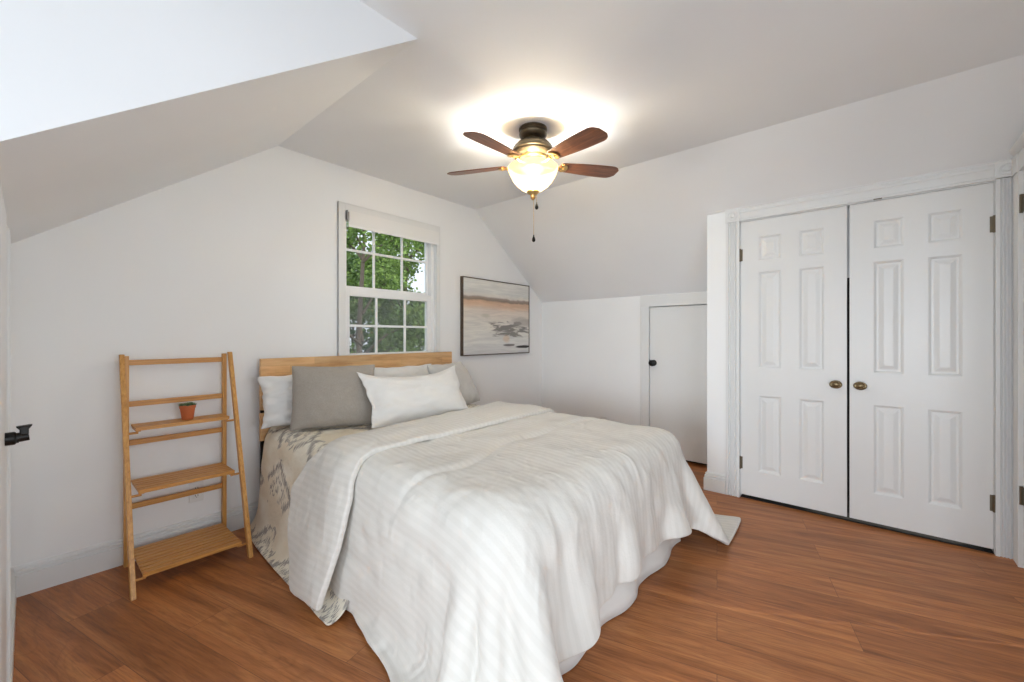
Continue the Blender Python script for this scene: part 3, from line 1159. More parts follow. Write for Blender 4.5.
# the blades hang slightly out of level
TILT = Matrix.Translation((0, 0, -.2)) @ Matrix.Rotation(math.radians(3.6), 4, Vector((.65, -.76, 0))) @ Matrix.Translation((0, 0, .2))
for kk in range(5):
    ang = math.radians(-49.46 + 16.5 + 72 * kk)
    Rz = Matrix.Rotation(ang, 4, 'Z')
    pitch = Matrix.Rotation(math.radians(-11), 4, 'X')
    T = TILT @ Rz @ Matrix.Translation((0, 0, -.214)) @ pitch
    # blade outline (x radial)
    out = []
    xs = [.175 + (BR - .175) * i / 22 for i in range(23)]

    def half(x):
        t = (x - .175) / (BR - .175)
        w = .046 + .024 * math.sin(min(1, t * 1.25) * PI / 2)
        if t > .86:
            w *= math.sqrt(max(0, 1 - ((t - .86) / .14) ** 2 * .80))
        if t < .05:
            w *= .80 + .2 * (t / .05)
        return w
    bm = bmesh.new()
    top = [[], []]
    for zi, z in enumerate((-.003, .003)):
        ring = [(x, half(x)) for x in xs] + [(x, -half(x) * .96) for x in reversed(xs)]
        top[zi] = [bm.verts.new(Vector((x, y, z))) for x, y in ring]
    bm.faces.new(top[0][::-1])
    bm.faces.new(top[1])
    n = len(top[0])
    for i in range(n):
        bm.faces.new((top[0][i], top[0][(i + 1) % n], top[1][(i + 1) % n], top[1][i]))
    bl = finish('blade', bm, M_blade, fan, bevel=.0015)
    bl.matrix_local = T
    # blade iron: arm plus a rounded crescent bracket under the blade
    bm = bmesh.new()
    tube(bm, [(-.105, 0, .0), (-.080, 0, -.012), (-.045, 0, -.016), (-.012, 0, -.010)], .010, 10, [1, .85, .85, 1.1])
    pts = []
    for i in range(13):
        a = -PI / 2 + PI * i / 12
        pts.append((.012 + .034 * math.cos(a), .040 * math.sin(a)))
    inner = [(.002 + .018 * math.cos(a), .026 * math.sin(a)) for a in [PI / 2 - PI * i / 8 for i in range(9)]]
    va = [bm.verts.new((x, y, -.012)) for x, y in pts + inner]
    vb = [bm.verts.new((x, y, -.004)) for x, y in pts + inner]
    bm.faces.new(va[::-1]); bm.faces.new(vb)
    n = len(va)
    for i in range(n):
        bm.faces.new((va[i], va[(i + 1) % n], vb[(i + 1) % n], vb[i]))
    box(bm, -.016, .030, -.012, .012, -.013, -.004)
    lathe(bm, [(.006, 0), (.006, -.004), (0, -.006)], center=(.022, 0, -.012), seg=10)
    ir = finish('blade_iron', bm, M_brass, fan, smooth=True, auto=40)
    ir.matrix_local = TILT @ Rz @ Matrix.Translation((.180, 0, -.214)) @ pitch
# glass bowl (open at the top) and bulbs
glass = bpy.data.materials.new('lit_frosted_amber_glass')
glass.use_nodes = True
nt = glass.node_tree
pb = nt.nodes['Principled BSDF']
pb.inputs['Base Color'].default_value = (.55, .45, .28, 1)
pb.inputs['Roughness'].default_value = .35
lw = nt.nodes.new('ShaderNodeLayerWeight')
lw.inputs['Blend'].default_value = .35
cr = nt.nodes.new('ShaderNodeValToRGB')
cr.color_ramp.elements[0].position = 0.0
cr.color_ramp.elements[0].color = (1.0, .88, .62, 1)
cr.color_ramp.elements[1].position = .9
cr.color_ramp.elements[1].color = (.62, .50, .27, 1)
nt.links.new(lw.outputs['Facing'], cr.inputs[0])
nt.links.new(cr.outputs[0], pb.inputs['Emission Color'])
pb.inputs['Emission Strength'].default_value = .30
tl = nt.nodes.new('ShaderNodeBsdfTransparent')
tl.inputs[0].default_value = (1.0, .95, .86, 1)
mg = nt.nodes.new('ShaderNodeMixShader')
mg.inputs[0].default_value = .52
nt.links.new(pb.outputs[0], mg.inputs[1])
nt.links.new(tl.outputs[0], mg.inputs[2])
nt.links.new(mg.outputs[0], nt.nodes['Material Output'].inputs[0])
bm = bmesh.new()
outer = [(.148, -.262), (.149, -.268), (.145, -.284), (.135, -.306), (.117, -.334), (.092, -.360), (.062, -.380), (.030, -.391), (.008, -.394)]
inn = [(r - .005 if r > .01 else .006, z + .005) for r, z in reversed(outer)]
lathe(bm, fz(outer + inn + [outer[0]]), seg=56, cap=False)
bowl = finish('glass_bowl', bm, glass, fan, smooth=True, auto=50)
bowl['label'] = 'glowing cream glass bowl shade'
bulbm = bpy.data.materials.new('glowing_bulb')
bulbm.use_nodes = True
pb = bulbm.node_tree.nodes['Principled BSDF']
pb.inputs['Emission Color'].default_value = (1, .86, .62, 1)
pb.inputs['Emission Strength'].default_value = 2.5
for s in (-1, 1):
    bm = bmesh.new()
    Rb = Matrix.Translation((s * .034, s * .03, -.285)) @ Matrix.Rotation(s * math.radians(62), 4, 'Y')
    lathe(bm, [(.008, .0), (.010, -.014), (.016, -.030), (.018, -.042), (.014, -.054), (0, -.060)], seg=16, M4=Rb)
    finish('bulb', bm, bulbm, fan, smooth=True)
bm = bmesh.new()
lathe(bm, fz([(.006, -.384), (.036, -.388), (.038, -.394), (.030, -.402), (.016, -.408), (.014, -.418), (.016, -.424), (.008, -.434), (0, -.438)]), seg=32)
finish('finial', bm, M_brass, fan, smooth=True, auto=40)
for (dx, dy, zb, nm) in ((0.002, -0.004, -.679, 'long beaded pull chain with dark drop'), (.022, -.012, -.477, 'short pull chain with dark drop')):
    bm = bmesh.new()
    z = -.425 if dx < .01 else -.385
    tube(bm, [(dx, dy, z), (dx, dy, zb + .02)], .0012, 6)
    zz = z
    while zz > zb + .03:
        lathe(bm, [(0, .0022), (.0022, 0), (0, -.0022)], center=(dx, dy, zz), seg=6)
        zz -= .010
    pc = finish('pull_chain', bm, M_brass, fan, smooth=True)
    pc['label'] = nm
    bm = bmesh.new()
    lathe(bm, [(0, .034), (.0035, .030), (.004, .022), (.009, .010), (.011, 0), (.009, -.008), (.004, -.012), (0, -.013)], center=(dx, dy, zb), seg=16)
    finish('chain_drop', bm, M_black, pc, smooth=True)
add_light('fan_bulb_light', 'POINT', (FX + .055, FY + .045, ZF - .315), 10, (.95, .95, .90), radius=.035)
add_light('fan_bulb_light', 'POINT', (FX - .055, FY - .045, ZF - .315), 10, (.95, .95, .90), radius=.035)

# ------------------------------------------------------------------ bamboo ladder shelf
lad = thing('ladder_shelf', 'folding bamboo ladder shelf with three slatted tiers left of the bed', 'shelf', (.55, 2.75, 0))


def lp(name, bm, m, parent=None, **k):
    o = finish(name, bm, m, None, **k)
    if parent is None:
        attach(o, lad)
    else:
        o.parent = parent
    return o


LX0, LX1 = .312, .786
ytop, ybot = 2.902, 2.545
for side, x in ((-1, LX0), (1, LX1)):
    bm = bmesh.new()
    # slanted front leg (a board 20 x 34 mm)
    hw, hd = .010, .018
    a = [(ytop - hd, 1.105), (ytop + hd * .6, 1.105), (ybot + hd, 0.0), (ybot - hd, 0.0)]
    prism(bm, [(p[0], p[1]) for p in a], 'x', x - hw, x + hw)
    lp('front_leg', bm, M_bamboo_z, bevel=.002)
    bm = bmesh.new()
    xi = x + (.0205 if side < 0 else -.0205)
    box(bm, xi - .010, xi + .010, 2.915, 2.945, 0, 1.095)
    lp('rear_leg', bm, M_bamboo_z, bevel=.002)
for z in (1.060, .843, .640, .305):
    bm = bmesh.new()
    box(bm, LX0 + .031, LX1 - .031, 2.924, 2.938, z - .014, z + .014)
    lp('crossbar', bm, M_bamboo_x, bevel=.002)


def leg_y(z):
    return ytop + (ybot - ytop) * (1.105 - z) / 1.105


for zt, ns in ((.738, 3), (.448, 6), (.088, 9)):
    yf_ = leg_y(zt) + .0
    yb_ = 2.912
    yf2 = yf_ - .008
    bm = bmesh.new()
    # front rail and slats, one surface pattern: a slatted board
    depth = yb_ - yf2
    sw = depth / ns
    for i in range(ns):
        y0_ = yf2 + sw * i
        box(bm, LX0 + .036, LX1 - .036, y0_ + .0025, y0_ + sw - .0060, zt - .007, zt + .003)
    box(bm, LX0 + .036, LX1 - .036, yf2 - .006, yf2 + .006, zt - .014, zt + .004)
    sh = lp('shelf', bm, M_bamboo_x, bevel=.0012, seg=1)
    for x in (LX0 + .050, LX1 - .050):
        bm = bmesh.new()
        box(bm, x - .009, x + .009, yf2 + .007, yb_, zt - .020, zt - .008)
        b2 = finish('batten', bm, M_bamboo_x, None)
        b2.parent = sh
    for x0_, x1_ in ((LX0 + .010, LX0 + .050), (LX1 - .050, LX1 - .010)):
        bm = bmesh.new()
        tube(bm, [(x0_, yf_ + .01, zt - .026), (x1_, yf_ + .01, zt - .026)], .006, 12)
        b2 = finish('dowel', bm, M_bamboo_x, None, smooth=True, auto=40)
        b2.parent = sh

# potted succulent
pot = thing('potted_succulent', 'small green succulent in a terracotta pot on the top tier', 'plant', (.572, 2.842, .741))
M_terra = paint('terracotta_clay', (0.52, 0.135, 0.045), .75, .3, 120)
bm = bmesh.new()
lathe(bm, [(0, 0), (.0235, 0), (.026, .003), (.034, .062), (.0365, .063), (.0375, .078), (.035, .080), (.033, .078), (.032, .066), (0, .066)], seg=32)
finish('pot', bm, M_terra, pot, smooth=True, auto=35)
M_leaf_s = paint('succulent_leaf', (0.10, 0.17, 0.07), .5, .1)
M_soil = paint('dark_potting_soil', (0.03, 0.02, 0.012), .95, .6)
bm = bmesh.new()
lathe(bm, [(0, .070), (.030, .069), (.032, .064)], seg=24, cap=False)
finish('soil', bm, M_soil, pot, smooth=True)
random.seed(4)
bm = bmesh.new()
centres = [(0, 0, .078)] + [(.023 * math.cos(a), .023 * math.sin(a), .076) for a in [k * 2 * PI / 6 + .3 for k in range(6)]]
for (cx_, cy_, cz_) in centres:
    for ringi, (nl, elev, ln) in enumerate(((7, 15, .020), (6, 42, .018), (4, 70, .013))):
        for k in range(nl):
            az = 2 * PI * (k + .5 * ringi) / nl + random.uniform(-.2, .2)
            el = math.radians(elev + random.uniform(-6, 6))
            d = Vector((math.cos(az) * math.cos(el), math.sin(az) * math.cos(el), math.sin(el)))
            s = Vector((-math.sin(az), math.cos(az), 0))
            u = d.cross(s)
            L = ln * random.uniform(.85, 1.2)
            base_ = Vector((cx_, cy_, cz_))
            ringv = []
            for t, wv in ((.05, .0022), (.35, .0048), (.7, .0058), (.9, .0036)):
                c_ = base_ + d * (L * t)
                ringv.append([bm.verts.new(c_ + s * wv), bm.verts.new(c_ + u * wv * .5), bm.verts.new(c_ - s * wv), bm.verts.new(c_ - u * wv * .5)])
            tip = bm.verts.new(base_ + d * L)
            for A_, B_ in zip(ringv[:-1], ringv[1:]):
                for q in range(4):
                    bm.faces.new((A_[q], A_[(q + 1) % 4], B_[(q + 1) % 4], B_[q]))
            for q in range(4):
                bm.faces.new((ringv[-1][q], ringv[-1][(q + 1) % 4], tip))
finish('leaves', bm, M_leaf_s, pot, smooth=True)

# ------------------------------------------------------------------ bed
HX0, HX1 = .953, 2.540
bed = thing('bed', 'wooden plank headboard and bed frame against the window wall', 'bed', (1.745, 2.9, 0))
for i, (z0, z1) in enumerate(((.925, 1.056), (.730, .905), (.535, .710))):
    bm = bmesh.new()
    box(bm, HX0, HX1, 2.900, 2.925, z0, z1)
    o = attach(finish('headboard_plank', bm, M_head, bevel=.003), bed)
for x in (HX0 + .010, 1.72, HX1 - .050):
    bm = bmesh.new()
    box(bm, x, x + .040, 2.926, 2.948, .0, 1.03)
    attach(finish('headboard_post', bm, M_black, bevel=.002), bed)
for x0_, x1_ in ((.985, 1.01), (2.49, 2.515)):
    bm = bmesh.new()
    box(bm, x0_, x1_, .93, 2.898, .16, .30)
    attach(finish('side_rail', bm, M_head, bevel=.003), bed)
bm = bmesh.new()
box(bm, 1.012, 2.488, .93, .955, .16, .30)
attach(finish('foot_rail', bm, M_head, bevel=.003), bed)
for x in (1.03, 2.47):
    for y in (.98, 2.80):
        bm = bmesh.new()
        box(bm, x - .025, x + .025, y - .025, y + .025, 0, .299)
        attach(finish('leg', bm, M_head, bevel=.003), bed)

# mattress and box spring
bm = bmesh.new()
box(bm, .975, 2.505, .875, 2.888, .40, .612)
mt_ = finish('mattress', bm, M_mattress, None, bevel=.075, seg=6, smooth=True)
tag(mt_, 'white mattress on the bed frame, hidden under the quilt', 'mattress')
bm = bmesh.new()
box(bm, .99, 2.49, .90, 2.886, .305, .398)
bs = finish('box_spring', bm, M_mattress, None, bevel=.02, seg=3, smooth=True)
tag(bs, 'box spring under the mattress behind the white bed skirt', 'box spring')

# draped bedding: sheets of cloth relaxed under gravity over the mattress
def rbox_sdf(P,c,h,r):
    q=np.abs(P-c)-(h-r)
    qp=np.maximum(q,0); ln=np.linalg.norm(qp,axis=1)
    ins=np.minimum(q.max(axis=1),0)
    d=ln+ins-r
    n=np.zeros_like(P); out=ln>1e-9
    n[out]=(qp[out]/ln[out][:,None])*np.sign(P-c)[out]
    k=q.argmax(axis=1); i=np.where(~out)[0]
    n[i,k[i]]=np.sign(P-c)[i,k[i]]
    return d,n
def drape(P0,nu,nv,box,thick,steps=260,iters=14,pin=None,scale=1.0,bend=.25,fric=.5,seed=1,floor=.01,jitter=0.0,anis=(1,1),wind=None,flare=.1):
    """position based cloth; P0 (nv+1)*(nu+1) x3"""
    rng=np.random.RandomState(seed)
    N=(nu+1)*(nv+1); idx=np.arange(N).reshape(nv+1,nu+1)
    P=P0.copy(); V=np.zeros_like(P)
    flat=P0.copy(); flat[:,2]=0
    sets=[]
    def add(a,b,stiff,sc=(1.)):
        a=a.ravel();b=b.ravel()
        L=np.linalg.norm(flat[a]-flat[b],axis=1)*sc
        sets.append((a,b,L,stiff))
    s=scale
    for p in (0,1):
        add(idx[:,p:-1:2],idx[:,p+1::2],1.,s*anis[0]); add(idx[p:-1:2,:],idx[p+1::2,:],1.,s*anis[1])
    for p in (0,1):
        for q in (0,1):
            a=idx[p:-1:2,q:-1:2]; b=idx[p+1::2,q+1::2]; m=min(a.shape[0],b.shape[0]),min(a.shape[1],b.shape[1])
            add(a[:m[0],:m[1]],b[:m[0],:m[1]],.45,s)
            a=idx[p+1::2,q:-1:2]; b=idx[p:-1:2,q+1::2]; m=min(a.shape[0],b.shape[0]),min(a.shape[1],b.shape[1])
            add(a[:m[0],:m[1]],b[:m[0],:m[1]],.45,s)
    for gap,st in ((2,bend),(4,bend*.6)):
        for p in range(2*gap):
            if p//gap: continue
        # colour by blocks
        for off in range(gap):
            for par in (0,1):
                ia=np.arange(off+par*gap,nu+1-gap,2*gap)
                if len(ia): add(idx[:,ia],idx[:,ia+gap],st,s)
                ja=np.arange(off+par*gap,nv+1-gap,2*gap)
                if len(ja): add(idx[ja,:],idx[ja+gap,:],st,s)
    c=np.array([(box[0]+box[1])/2,(box[2]+box[3])/2,(box[4]+box[5])/2]); h=np.array([(box[1]-box[0])/2,(box[3]-box[2])/2,(box[5]-box[4])/2]); r=box[6]
    w=np.ones(N)
    if pin is not None: w[pin]=0
    dt=1/60.; g=np.array([0,0,-9.8])
    for st in range(steps):
        V+=g*dt*(w>0)[:,None]
        if wind is not None: V+=wind(P,st)*dt*(w>0)[:,None]
        V*=.985 if st<steps*.7 else .93
        sp=np.linalg.norm(V,axis=1); m=sp>2.; V[m]*= (2./sp[m])[:,None]
        Q=P+V*dt*w[:,None]
        for it in range(iters):
            for a,b,L,k in sets:
                d=Q[b]-Q[a]; l=np.sqrt((d*d).sum(1))+1e-9
                wa=w[a];wb=w[b]; ws=wa+wb; ws[ws==0]=1
                f=(k*(l-L)/l/ws)[:,None]*d
                Q[a]+=f*wa[:,None]; Q[b]-=f*wb[:,None]
            if it%3==2 or it==iters-1:
                dd,n=rbox_sdf(Q,c,h,r); th=thick+(flare(Q) if callable(flare) else flare)*np.clip((.52-Q[:,2])/.52,0,1); dd=dd-th; m=(dd<0)&(w>0)
                Q[m]+=(-dd[m])[:,None]*n[m]
                t=(Q[m]-P[m]); tn=(t*n[m]).sum(1)[:,None]*n[m]; tt=t-tn
                Q[m]-=tt*fric
                m=Q[:,2]<floor
                Q[m,2]=floor; Q[m,:2]-= (Q[m,:2]-P[m,:2])*.6
        V=(Q-P)/dt; P=Q
    return P

BED_BOX = (.955, 2.53, .84, 2.9, 0, .615, .12)


def sheet(A, B, C2, D, nu, nv, z, amp, fx=3.):
    A, B, C2, D = (np.array(k, float) for k in (A, B, C2, D))
    P = []
    for j in range(nv + 1):
        for i in range(nu + 1):
            a = i / nu
            b = j / nv
            xy = (A * (1 - a) + B * a) * (1 - b) + (C2 * (1 - a) + D * a) * b
            P.append((xy[0], xy[1], z + amp * noise.fractal(Vector((xy[0] * fx, xy[1] * fx, 1.7)), 1, 2, 3)))
    return np.array(P)


def drape_comforter():
    nu, nv = 92, 72
    P = sheet((.445, 1.86), (3.02, 1.76), (.375, .46), (3.05, .545), nu, nv, .68, .04)
    # longer corner trailing on the floor at the right foot
    cx = np.clip((P[:, 0] - 2.5) / .5, 0, 1) * np.clip((.86 - P[:, 1]) / .46, 0, 1)
    P[:, 0] += .13 * cx
    P[:, 1] -= .09 * cx
    pin = [i for i in range(nu + 1) if 1.05 < P[i, 0] < 2.45]
    P[pin, 2] = .641
    R = drape(P, nu, nv, BED_BOX, .026, pin=pin, flare=lambda Q: .03 + .06 * np.clip((Q[:, 0] - 1.9) / .6, 0, 1), scale=1.045, bend=.22, steps=210, iters=12)
    return nu, nv, R.reshape(nv + 1, nu + 1, 3)


def drape_band():
    nu, nv = 92, 24
    P = []
    for j in range(nv + 1):
        for i in range(nu + 1):
            x = .43 + (2.66 - .43) * i / nu
            b = j / nv
            t = max(0, min(1, (1.0 - x) / .57))
            r = max(0, (x - 1.2) / 1.4)
            near = 1.735 - .09 * t ** .7 + .11 * t * t
            far = 2.07 + .16 * r + .15 * min(1, t * 3) - .24 * max(0, (t - .35) / .65) ** 1.5
            y = near + (far - near) * b
            P.append((x, y, .72 + .03 * noise.fractal(Vector((x * 5, y * 5, 7.7)), 1, 2, 3)))
    R = drape(np.array(P), nu, nv, BED_BOX, .052, flare=.14, scale=1.05, bend=.2, steps=170, fric=.75, iters=12)
    return nu, nv, R.reshape(nv + 1, nu + 1, 3)


def drape_quilt():
    nu, nv = 76, 44
    P = sheet((.42, 2.885), (3.04, 2.885), (.40, 1.68), (3.04, 1.60), nu, nv, .66, .03)
    pin = [i for i in range(nu + 1) if 1.0 < P[i, 0] < 2.45]
    P[pin, 2] = .626
    R = drape(P, nu, nv, BED_BOX, .010, pin=pin, flare=.05, scale=1.03, bend=.15, steps=170, iters=11)
    return nu, nv, R.reshape(nv + 1, nu + 1, 3)


def cloth_object(name, maker, material, thick, parent=None, lift=0.0, puff=None, levels=1):
    nu, nv, P = maker()
    # vertex normals for the puffs and creases
    du = np.gradient(P, axis=1)
    dv = np.gradient(P, axis=0)
    nrm = np.cross(du, dv)
    nrm /= np.linalg.norm(nrm, axis=2)[..., None] + 1e-9
    if nrm[nv // 2, nu // 2, 2] < 0:
        nrm = -nrm
    ulen = np.concatenate([np.zeros((nv + 1, 1)), np.cumsum(np.linalg.norm(np.diff(P, axis=1), axis=2), axis=1)], axis=1)
    vlen = np.concatenate([np.zeros((1, nu + 1)), np.cumsum(np.linalg.norm(np.diff(P, axis=0), axis=2), axis=0)], axis=0)
    if puff:
        for j in range(nv + 1):
            for i in range(nu + 1):
                h = puff(P[j, i], ulen[j, i], vlen[j, i], nrm[j, i])
                P[j, i] += nrm[j, i] * (h + lift)
    P[..., 2] = np.maximum(P[..., 2], thick / 2 + .004)
    me = bpy.data.meshes.new(name)
    faces = [(j * (nu + 1) + i, j * (nu + 1) + i + 1, (j + 1) * (nu + 1) + i + 1, (j + 1) * (nu + 1) + i) for j in range(nv) for i in range(nu)]
    me.from_pydata([tuple(map(float, p)) for p in P.reshape(-1, 3)], [], faces)
    uv = me.uv_layers.new(name='cloth')
    UL = ulen.mean(axis=0)
    VL = vlen.mean(axis=1)
    for poly in me.polygons:
        poly.use_smooth = True
        for li in poly.loop_indices:
            vi = me.loops[li].vertex_index
            uv.data[li].uv = (UL[vi % (nu + 1)], VL[vi // (nu + 1)])
    me.materials.append(material)
    o = bpy.data.objects.new(name, me)
    C.objects.link(o)
    sd = o.modifiers.new('solidify', 'SOLIDIFY')
    sd.thickness = thick
    sd.offset = 0
    ss = o.modifiers.new('subsurf', 'SUBSURF')
    ss.levels = levels
    ss.render_levels = levels
    if parent:
        o.parent = parent
    return o


def fr(x, y, z, o=2):
    return noise.fractal(Vector((x, y, z)), 1.0, 2.0, o)


def ridge(x, y, z):
    return 1 - abs(noise.noise(Vector((x, y, z)))) * 2.2


def comforter_puff(p, u, v, n):
    x, y, z = p
    side = 1 - abs(n[2])
    # big loft, soft creases across the bed, crinkles where it turns over the foot
    h = .010 * fr(x * 3.2, y * 3.2, z * 3.2 + 4)
    h += .0045 * fr(x * 9, y * 6, z * 7 + 9)
    h += .004 * max(0, ridge(x * 3.0 + 5, y * 9.0, z * 4)) * (1 - side)
    # quilting line across the bed
    yc = 1.36 + .05 * math.sin(x * 4.1) + .03 * math.sin(x * 9)
    h -= .011 * math.exp(-((y - yc) / .016) ** 2) * (1 - side)
    h += .006 * math.exp(-((y - yc - .06) / .04) ** 2) * (1 - side)
    # gathered wrinkles running down the hanging sides
    h += .0085 * side * fr(u * 15, v * 3.5, 2.2)
    h += .011 * side * fr(x * 7, y * 7, z * 5 + 3, 3)
    q = x * 2.2 + z * 3.1 + .25 * fr(x * 2, y * 2, z * 2)
    h += .007 * max(0.0, ridge(q * 2.2, u * 3.0, 8.0)) * (.35 + side)
    e = math.exp(-((z - .56) / .06) ** 2) if y < 1.1 else 0
    h += .009 * e * noise.noise(Vector((u * 26, v * 5, 5)))
    return h


com = cloth_object('comforter', drape_comforter, M_comforter, .022, puff=comforter_puff, levels=2)
tag(com, 'big white striped comforter draped over the foot of the bed down to the floor', 'comforter')


def band_puff(p, u, v, n):
    x, y, z = p
    h = .008 * fr(x * 5 + 3, y * 7, z * 5) + .004 * fr(u * 14, v * 9, 1.1)
    side = 1 - abs(n[2])
    h += .004 * side * noise.noise(Vector((u * 4, v * 34, 6)))
    w = min(1, max(0, v / .07))
    return h + .010 * math.sin(min(1, max(0, v / .34)) * PI)


bd = cloth_object('turned_down_band', drape_band, M_comforter, .030, parent=com, puff=band_puff, levels=2)


def quilt_puff(p, u, v, n):
    x, y, z = p
    return .006 * fr(x * 6, y * 6, z * 6) + .003 * fr(x * 16, y * 16, z * 16)


ql = cloth_object('quilt', drape_quilt, M_quilt, .008, puff=quilt_puff, levels=1)
tag(ql, 'cream quilt with grey ikat pattern under the white comforter, beside the pillows', 'quilt')

# bed skirt: pleated cloth hanging round the foot and sides
bm = bmesh.new()
path = []
X0s, X1s, Y0s, Y1s = .955, 2.495, .865, 2.80
for k in range(60):
    path.append((X0s, Y1s + (Y0s - Y1s) * k / 60, (-1, 0)))
for k in range(70):
    path.append((X0s + (X1s - X0s) * k / 70, Y0s, (0, -1)))
for k in range(61):
    path.append((X1s, Y0s + (Y1s - Y0s) * k / 60, (1, 0)))
rows = 9
vv = []
for r in range(rows + 1):
    t = r / rows
    z = .385 - (.385 - .005) * t
    row = []
    for k, (x, y, nn) in enumerate(path):
        wv = .016 * fr(x * 5, y * 5, 3.0 + t) + .012 * math.sin((x + y) * 15) * t
        flare = .010 + .042 * t ** 1.3
        if nn[0]:
            flare = .008 + .02 * t
        # box pleats near the middle of the foot and at the right corner
        wv = wv * (.3 + .7 * t)
        row.append(bm.verts.new((x + nn[0] * (flare + wv), y + nn[1] * (flare + wv), z)))
    vv.append(row)
for r in range(rows):
    for k in range(len(path) - 1):
        bm.faces.new((vv[r][k], vv[r][k + 1], vv[r + 1][k + 1], vv[r + 1][k]))
sk = finish('bed_skirt', bm, M_skirt, None, smooth=True)
md = sk.modifiers.new('solidify', 'SOLIDIFY'); md.thickness = .004
tag(sk, 'ivory bed skirt showing below the comforter at the foot of the bed', 'bed skirt')

# ------------------------------------------------------------------ pillows


def pillow(name, label, cat, material, w, h, t, loc, rz, tilt, roll=0, seed=0, ears=.06, group=None, wrinkle=.006, flange=0.0, sag=0.0):
    """w across, h up, t thick; lies in its own XZ plane, bottom edge at origin"""
    random.seed(seed)
    bm = bmesh.new()
    n = 30
    fr_, bk = {}, {}
    for side, store in ((1, fr_), (-1, bk)):
        for j in range(n + 1):
            for i in range(n + 1):
                u = -1 + 2 * i / n
                v = -1 + 2 * j / n
                if side < 0 and (abs(u) == 1 or abs(v) == 1):
                    store[i, j] = fr_[i, j]
                    continue
                eu = u * (1 - ears * (1 - v * v))
                ev = v * (1 - ears * 1.2 * (1 - u * u))
                ui = min(1, abs(u) / (1 - flange)) if flange else abs(u)
                vi = min(1, abs(v) / (1 - flange)) if flange else abs(v)
                th = (max(0, 1 - ui ** 2.6) ** .55) * (max(0, 1 - vi ** 2.6) ** .55)
                wr = wrinkle * noise.fractal(Vector((u * 2.4 + seed * 3.1, v * 2.4, side * 2.0 + seed)), 1, 2, 3)
                edge = (1 - th)
                wr += wrinkle * .9 * edge * noise.noise(Vector((u * 7 + seed, v * 7, side + seed * .7)))
                y = -side * (t / 2 * th) + wr * (1 if th > 0.01 else 1.0)
                zz = (ev + 1) / 2 * h
                # bottom heavier
                y += -side * t * .10 * th * (1 - (v + 1) / 2)
                zz += -sag * (1 - u * u) * max(0, v) + wrinkle * .8 * noise.noise(Vector((u * 3 + seed, 5.5, v * 2)))
                xx = eu * w / 2 + wrinkle * .8 * noise.noise(Vector((v * 3 + seed, 2.5, u * 2)))
                store[i, j] = bm.verts.new((xx, y, zz))
    for store in (fr_, bk):
        for j in range(n):
            for i in range(n):
                a = [store[i, j], store[i + 1, j], store[i + 1, j + 1], store[i, j + 1]]
                if len(set(a)) == 4:
                    bm.faces.new(a)
    o = finish(name, bm, material, None, smooth=True)
    o.location = loc
    o.rotation_euler = (tilt, roll, rz)
    ss = o.modifiers.new('subsurf', 'SUBSURF')
    ss.levels = 1
    ss.render_levels = 1
    tag(o, label, cat, group)
    return o


TZ = .632
pillow('pillow', 'white pillow at the left end of the headboard, behind the taupe cushion', 'pillow', M_white_cotton, .66, .335, .15, (1.225, 2.745, TZ), math.radians(2), math.radians(-12), 0, seed=3, ears=.07, wrinkle=.024)
pillow('pillow', 'white pillow in the middle of the headboard, mostly hidden behind the others', 'pillow', M_white_cotton, .64, .345, .15, (1.925, 2.745, TZ), 0, math.radians(-12), 0, seed=8, ears=.05, wrinkle=.014)
pillow('cushion', 'square taupe grey linen cushion left of the front white pillow', 'cushion', M_grey_linen, .50, .40, .15, (1.225, 2.480, TZ), math.radians(-26), math.radians(-15), 0, seed=5, ears=.035, wrinkle=.006)
pillow('cushion', 'pale grey linen cushion at the right, behind the front white pillow', 'cushion', M_pale_linen, .50, .40, .16, (2.29, 2.46, TZ), math.radians(14), math.radians(-30), 0, seed=6, ears=.04, wrinkle=.012)
pillow('pillow', 'white pillow with a wide edge propped in front of all the others', 'pillow', M_sham, .80, .40, .15, (1.715, 2.205, TZ + .004), math.radians(-3), math.radians(-30), 0, seed=12, ears=.085, wrinkle=.015, flange=.08, sag=.045)

# ------------------------------------------------------------------ outdoors
M_bark = paint('grey_brown_bark', (0.16, 0.12, 0.09), .9, .6, 30)


def leaf_material(name, c1, c2):
    m = mat(name, c1, .55, 0, .3)
    nt, nd, lk, b = nodes_of(m)
    v = coords(nt)
    n1 = N(nt, 'ShaderNodeTexNoise', Scale=1.6, Detail=5.0, Roughness=.8)
    lk.new(v, n1.inputs['Vector'])
    lk.new(ramp(nt, [(.38, c1), (.62, c2)], n1.outputs['Fac']), b.inputs['Base Color'])
    b.inputs['Transmission Weight'].default_value = 0.0
    return m


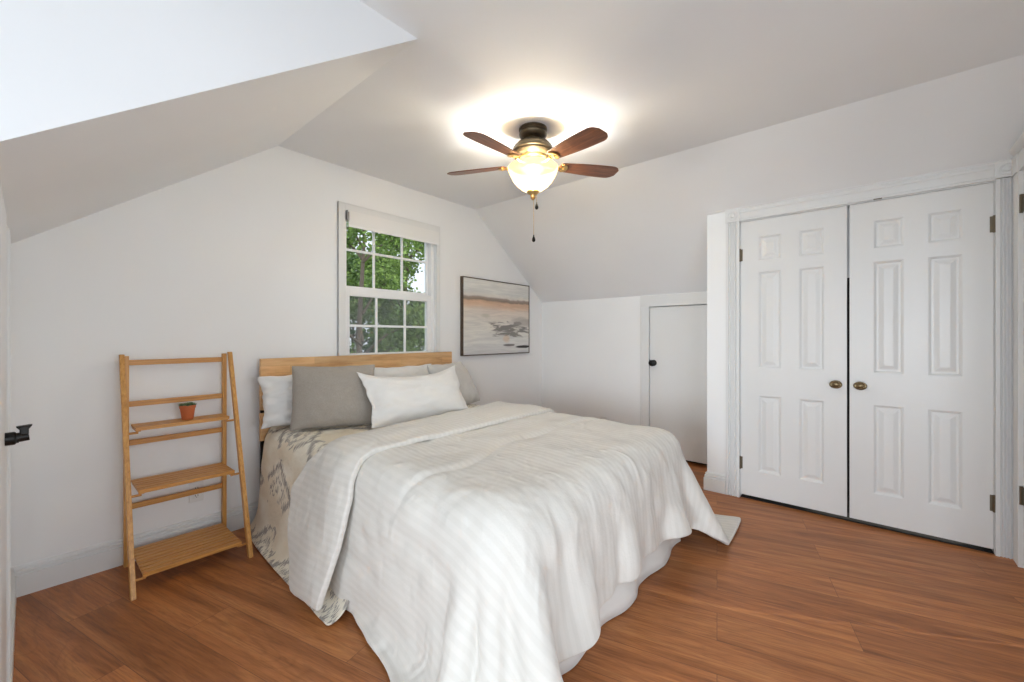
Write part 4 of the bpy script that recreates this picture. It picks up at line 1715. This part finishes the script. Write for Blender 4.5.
def tree(label, x, y, zg, ztop, zbot, rad, nleaf, m, seed, leaf=.11, holes=.35, group=None):
    t = thing('tree', label, 'tree', (x, y, zg), group)
    rnd = random.Random(seed)
    bm = bmesh.new()
    H = ztop - zg
    trunk = [(0, 0, 0), (.05, .02, H * .3), (-.06, .05, H * .55), (.03, 0, H * .8), (0, 0, H * .95)]
    tube(bm, trunk, .075, 8, [1.2, .9, .7, .4, .15])
    clusters = []
    for k in range(26):
        z = rnd.uniform(zbot - zg, H * .97)
        s = math.sin(max(.12, min(1, (z - (zbot - zg)) / (H - (zbot - zg)))) * PI * .86 + .25)
        r = rad * max(.25, s) * rnd.uniform(.35, 1.0)
        a = rnd.uniform(0, 2 * PI)
        c = Vector((r * math.cos(a), r * math.sin(a), z))
        clusters.append((c, rad * rnd.uniform(.26, .46)))
        st = Vector((0, 0, max(.3, z - r * .7)))
        mid = (st + c) / 2 + Vector((0, 0, .08))
        tube(bm, [st, mid, c], .030, 5, [1, .7, .3])
    finish('trunk', bm, M_bark, t, smooth=True)
    verts, faces = [], []
    for k in range(nleaf):
        c, r = clusters[rnd.randrange(len(clusters))]
        d = Vector((rnd.gauss(0, 1), rnd.gauss(0, 1), rnd.gauss(0, .8))).normalized() * (r * rnd.uniform(.3, 1.05))
        p = c + d
        ax = Vector((rnd.gauss(0, 1), rnd.gauss(0, 1), rnd.gauss(-.4, .7))).normalized()
        s = ax.cross(Vector((rnd.gauss(0, 1), rnd.gauss(0, 1), rnd.gauss(0, 1)))).normalized()
        L = leaf * rnd.uniform(.7, 1.3)
        W = L * .34
        b0 = len(verts)
        up = ax.cross(s) * (L * .08)
        verts += [tuple(p), tuple(p + ax * L * .5 + s * W + up), tuple(p + ax * L), tuple(p + ax * L * .5 - s * W + up)]
        faces += [(b0, b0 + 1, b0 + 2, b0 + 3)]
    me = bpy.data.meshes.new('foliage')
    me.from_pydata(verts, [], faces)
    me.materials.append(m)
    o = bpy.data.objects.new('foliage', me)
    C.objects.link(o)
    o.parent = t
    return t


ML1 = leaf_material('fresh_green_leaves', (0.05, 0.11, 0.018), (0.24, 0.36, 0.075))
ML2 = leaf_material('deep_green_leaves', (0.03, 0.075, 0.015), (0.09, 0.17, 0.04))
ML3 = leaf_material('yellow_green_leaves', (0.08, 0.13, 0.02), (0.22, 0.29, 0.06))
tree('leafy green tree nearest the window, filling its left panes', 4.15, 7.3, -2.8, 4.4, -.8, 1.25, 15000, ML1, 11, .085, group=None)
tree('open airy green tree behind the right panes of the window', 7.35, 10.4, -2.8, 5.6, .2, 1.75, 13000, ML1, 23, .11, group=None)
tree('dark green tree standing farther back in the lower panes', 8.3, 15.2, -2.8, 4.4, -2.4, 2.6, 9000, ML2, 35, .22, group=None)
tree('yellow-green bushy tree low behind the right panes', 16.2, 21.5, -2.8, 3.9, -2.6, 2.6, 6000, ML3, 41, .22, group=None)
bm = bmesh.new()
box(bm, -6, 26, 3.4, 40, -2.95, -2.8)
M_grass = paint('dry_lawn', (0.13, 0.17, 0.05), .9, .8, 20)
struct(finish('ground', bm, M_grass), 'lawn outside below the window', 'ground')
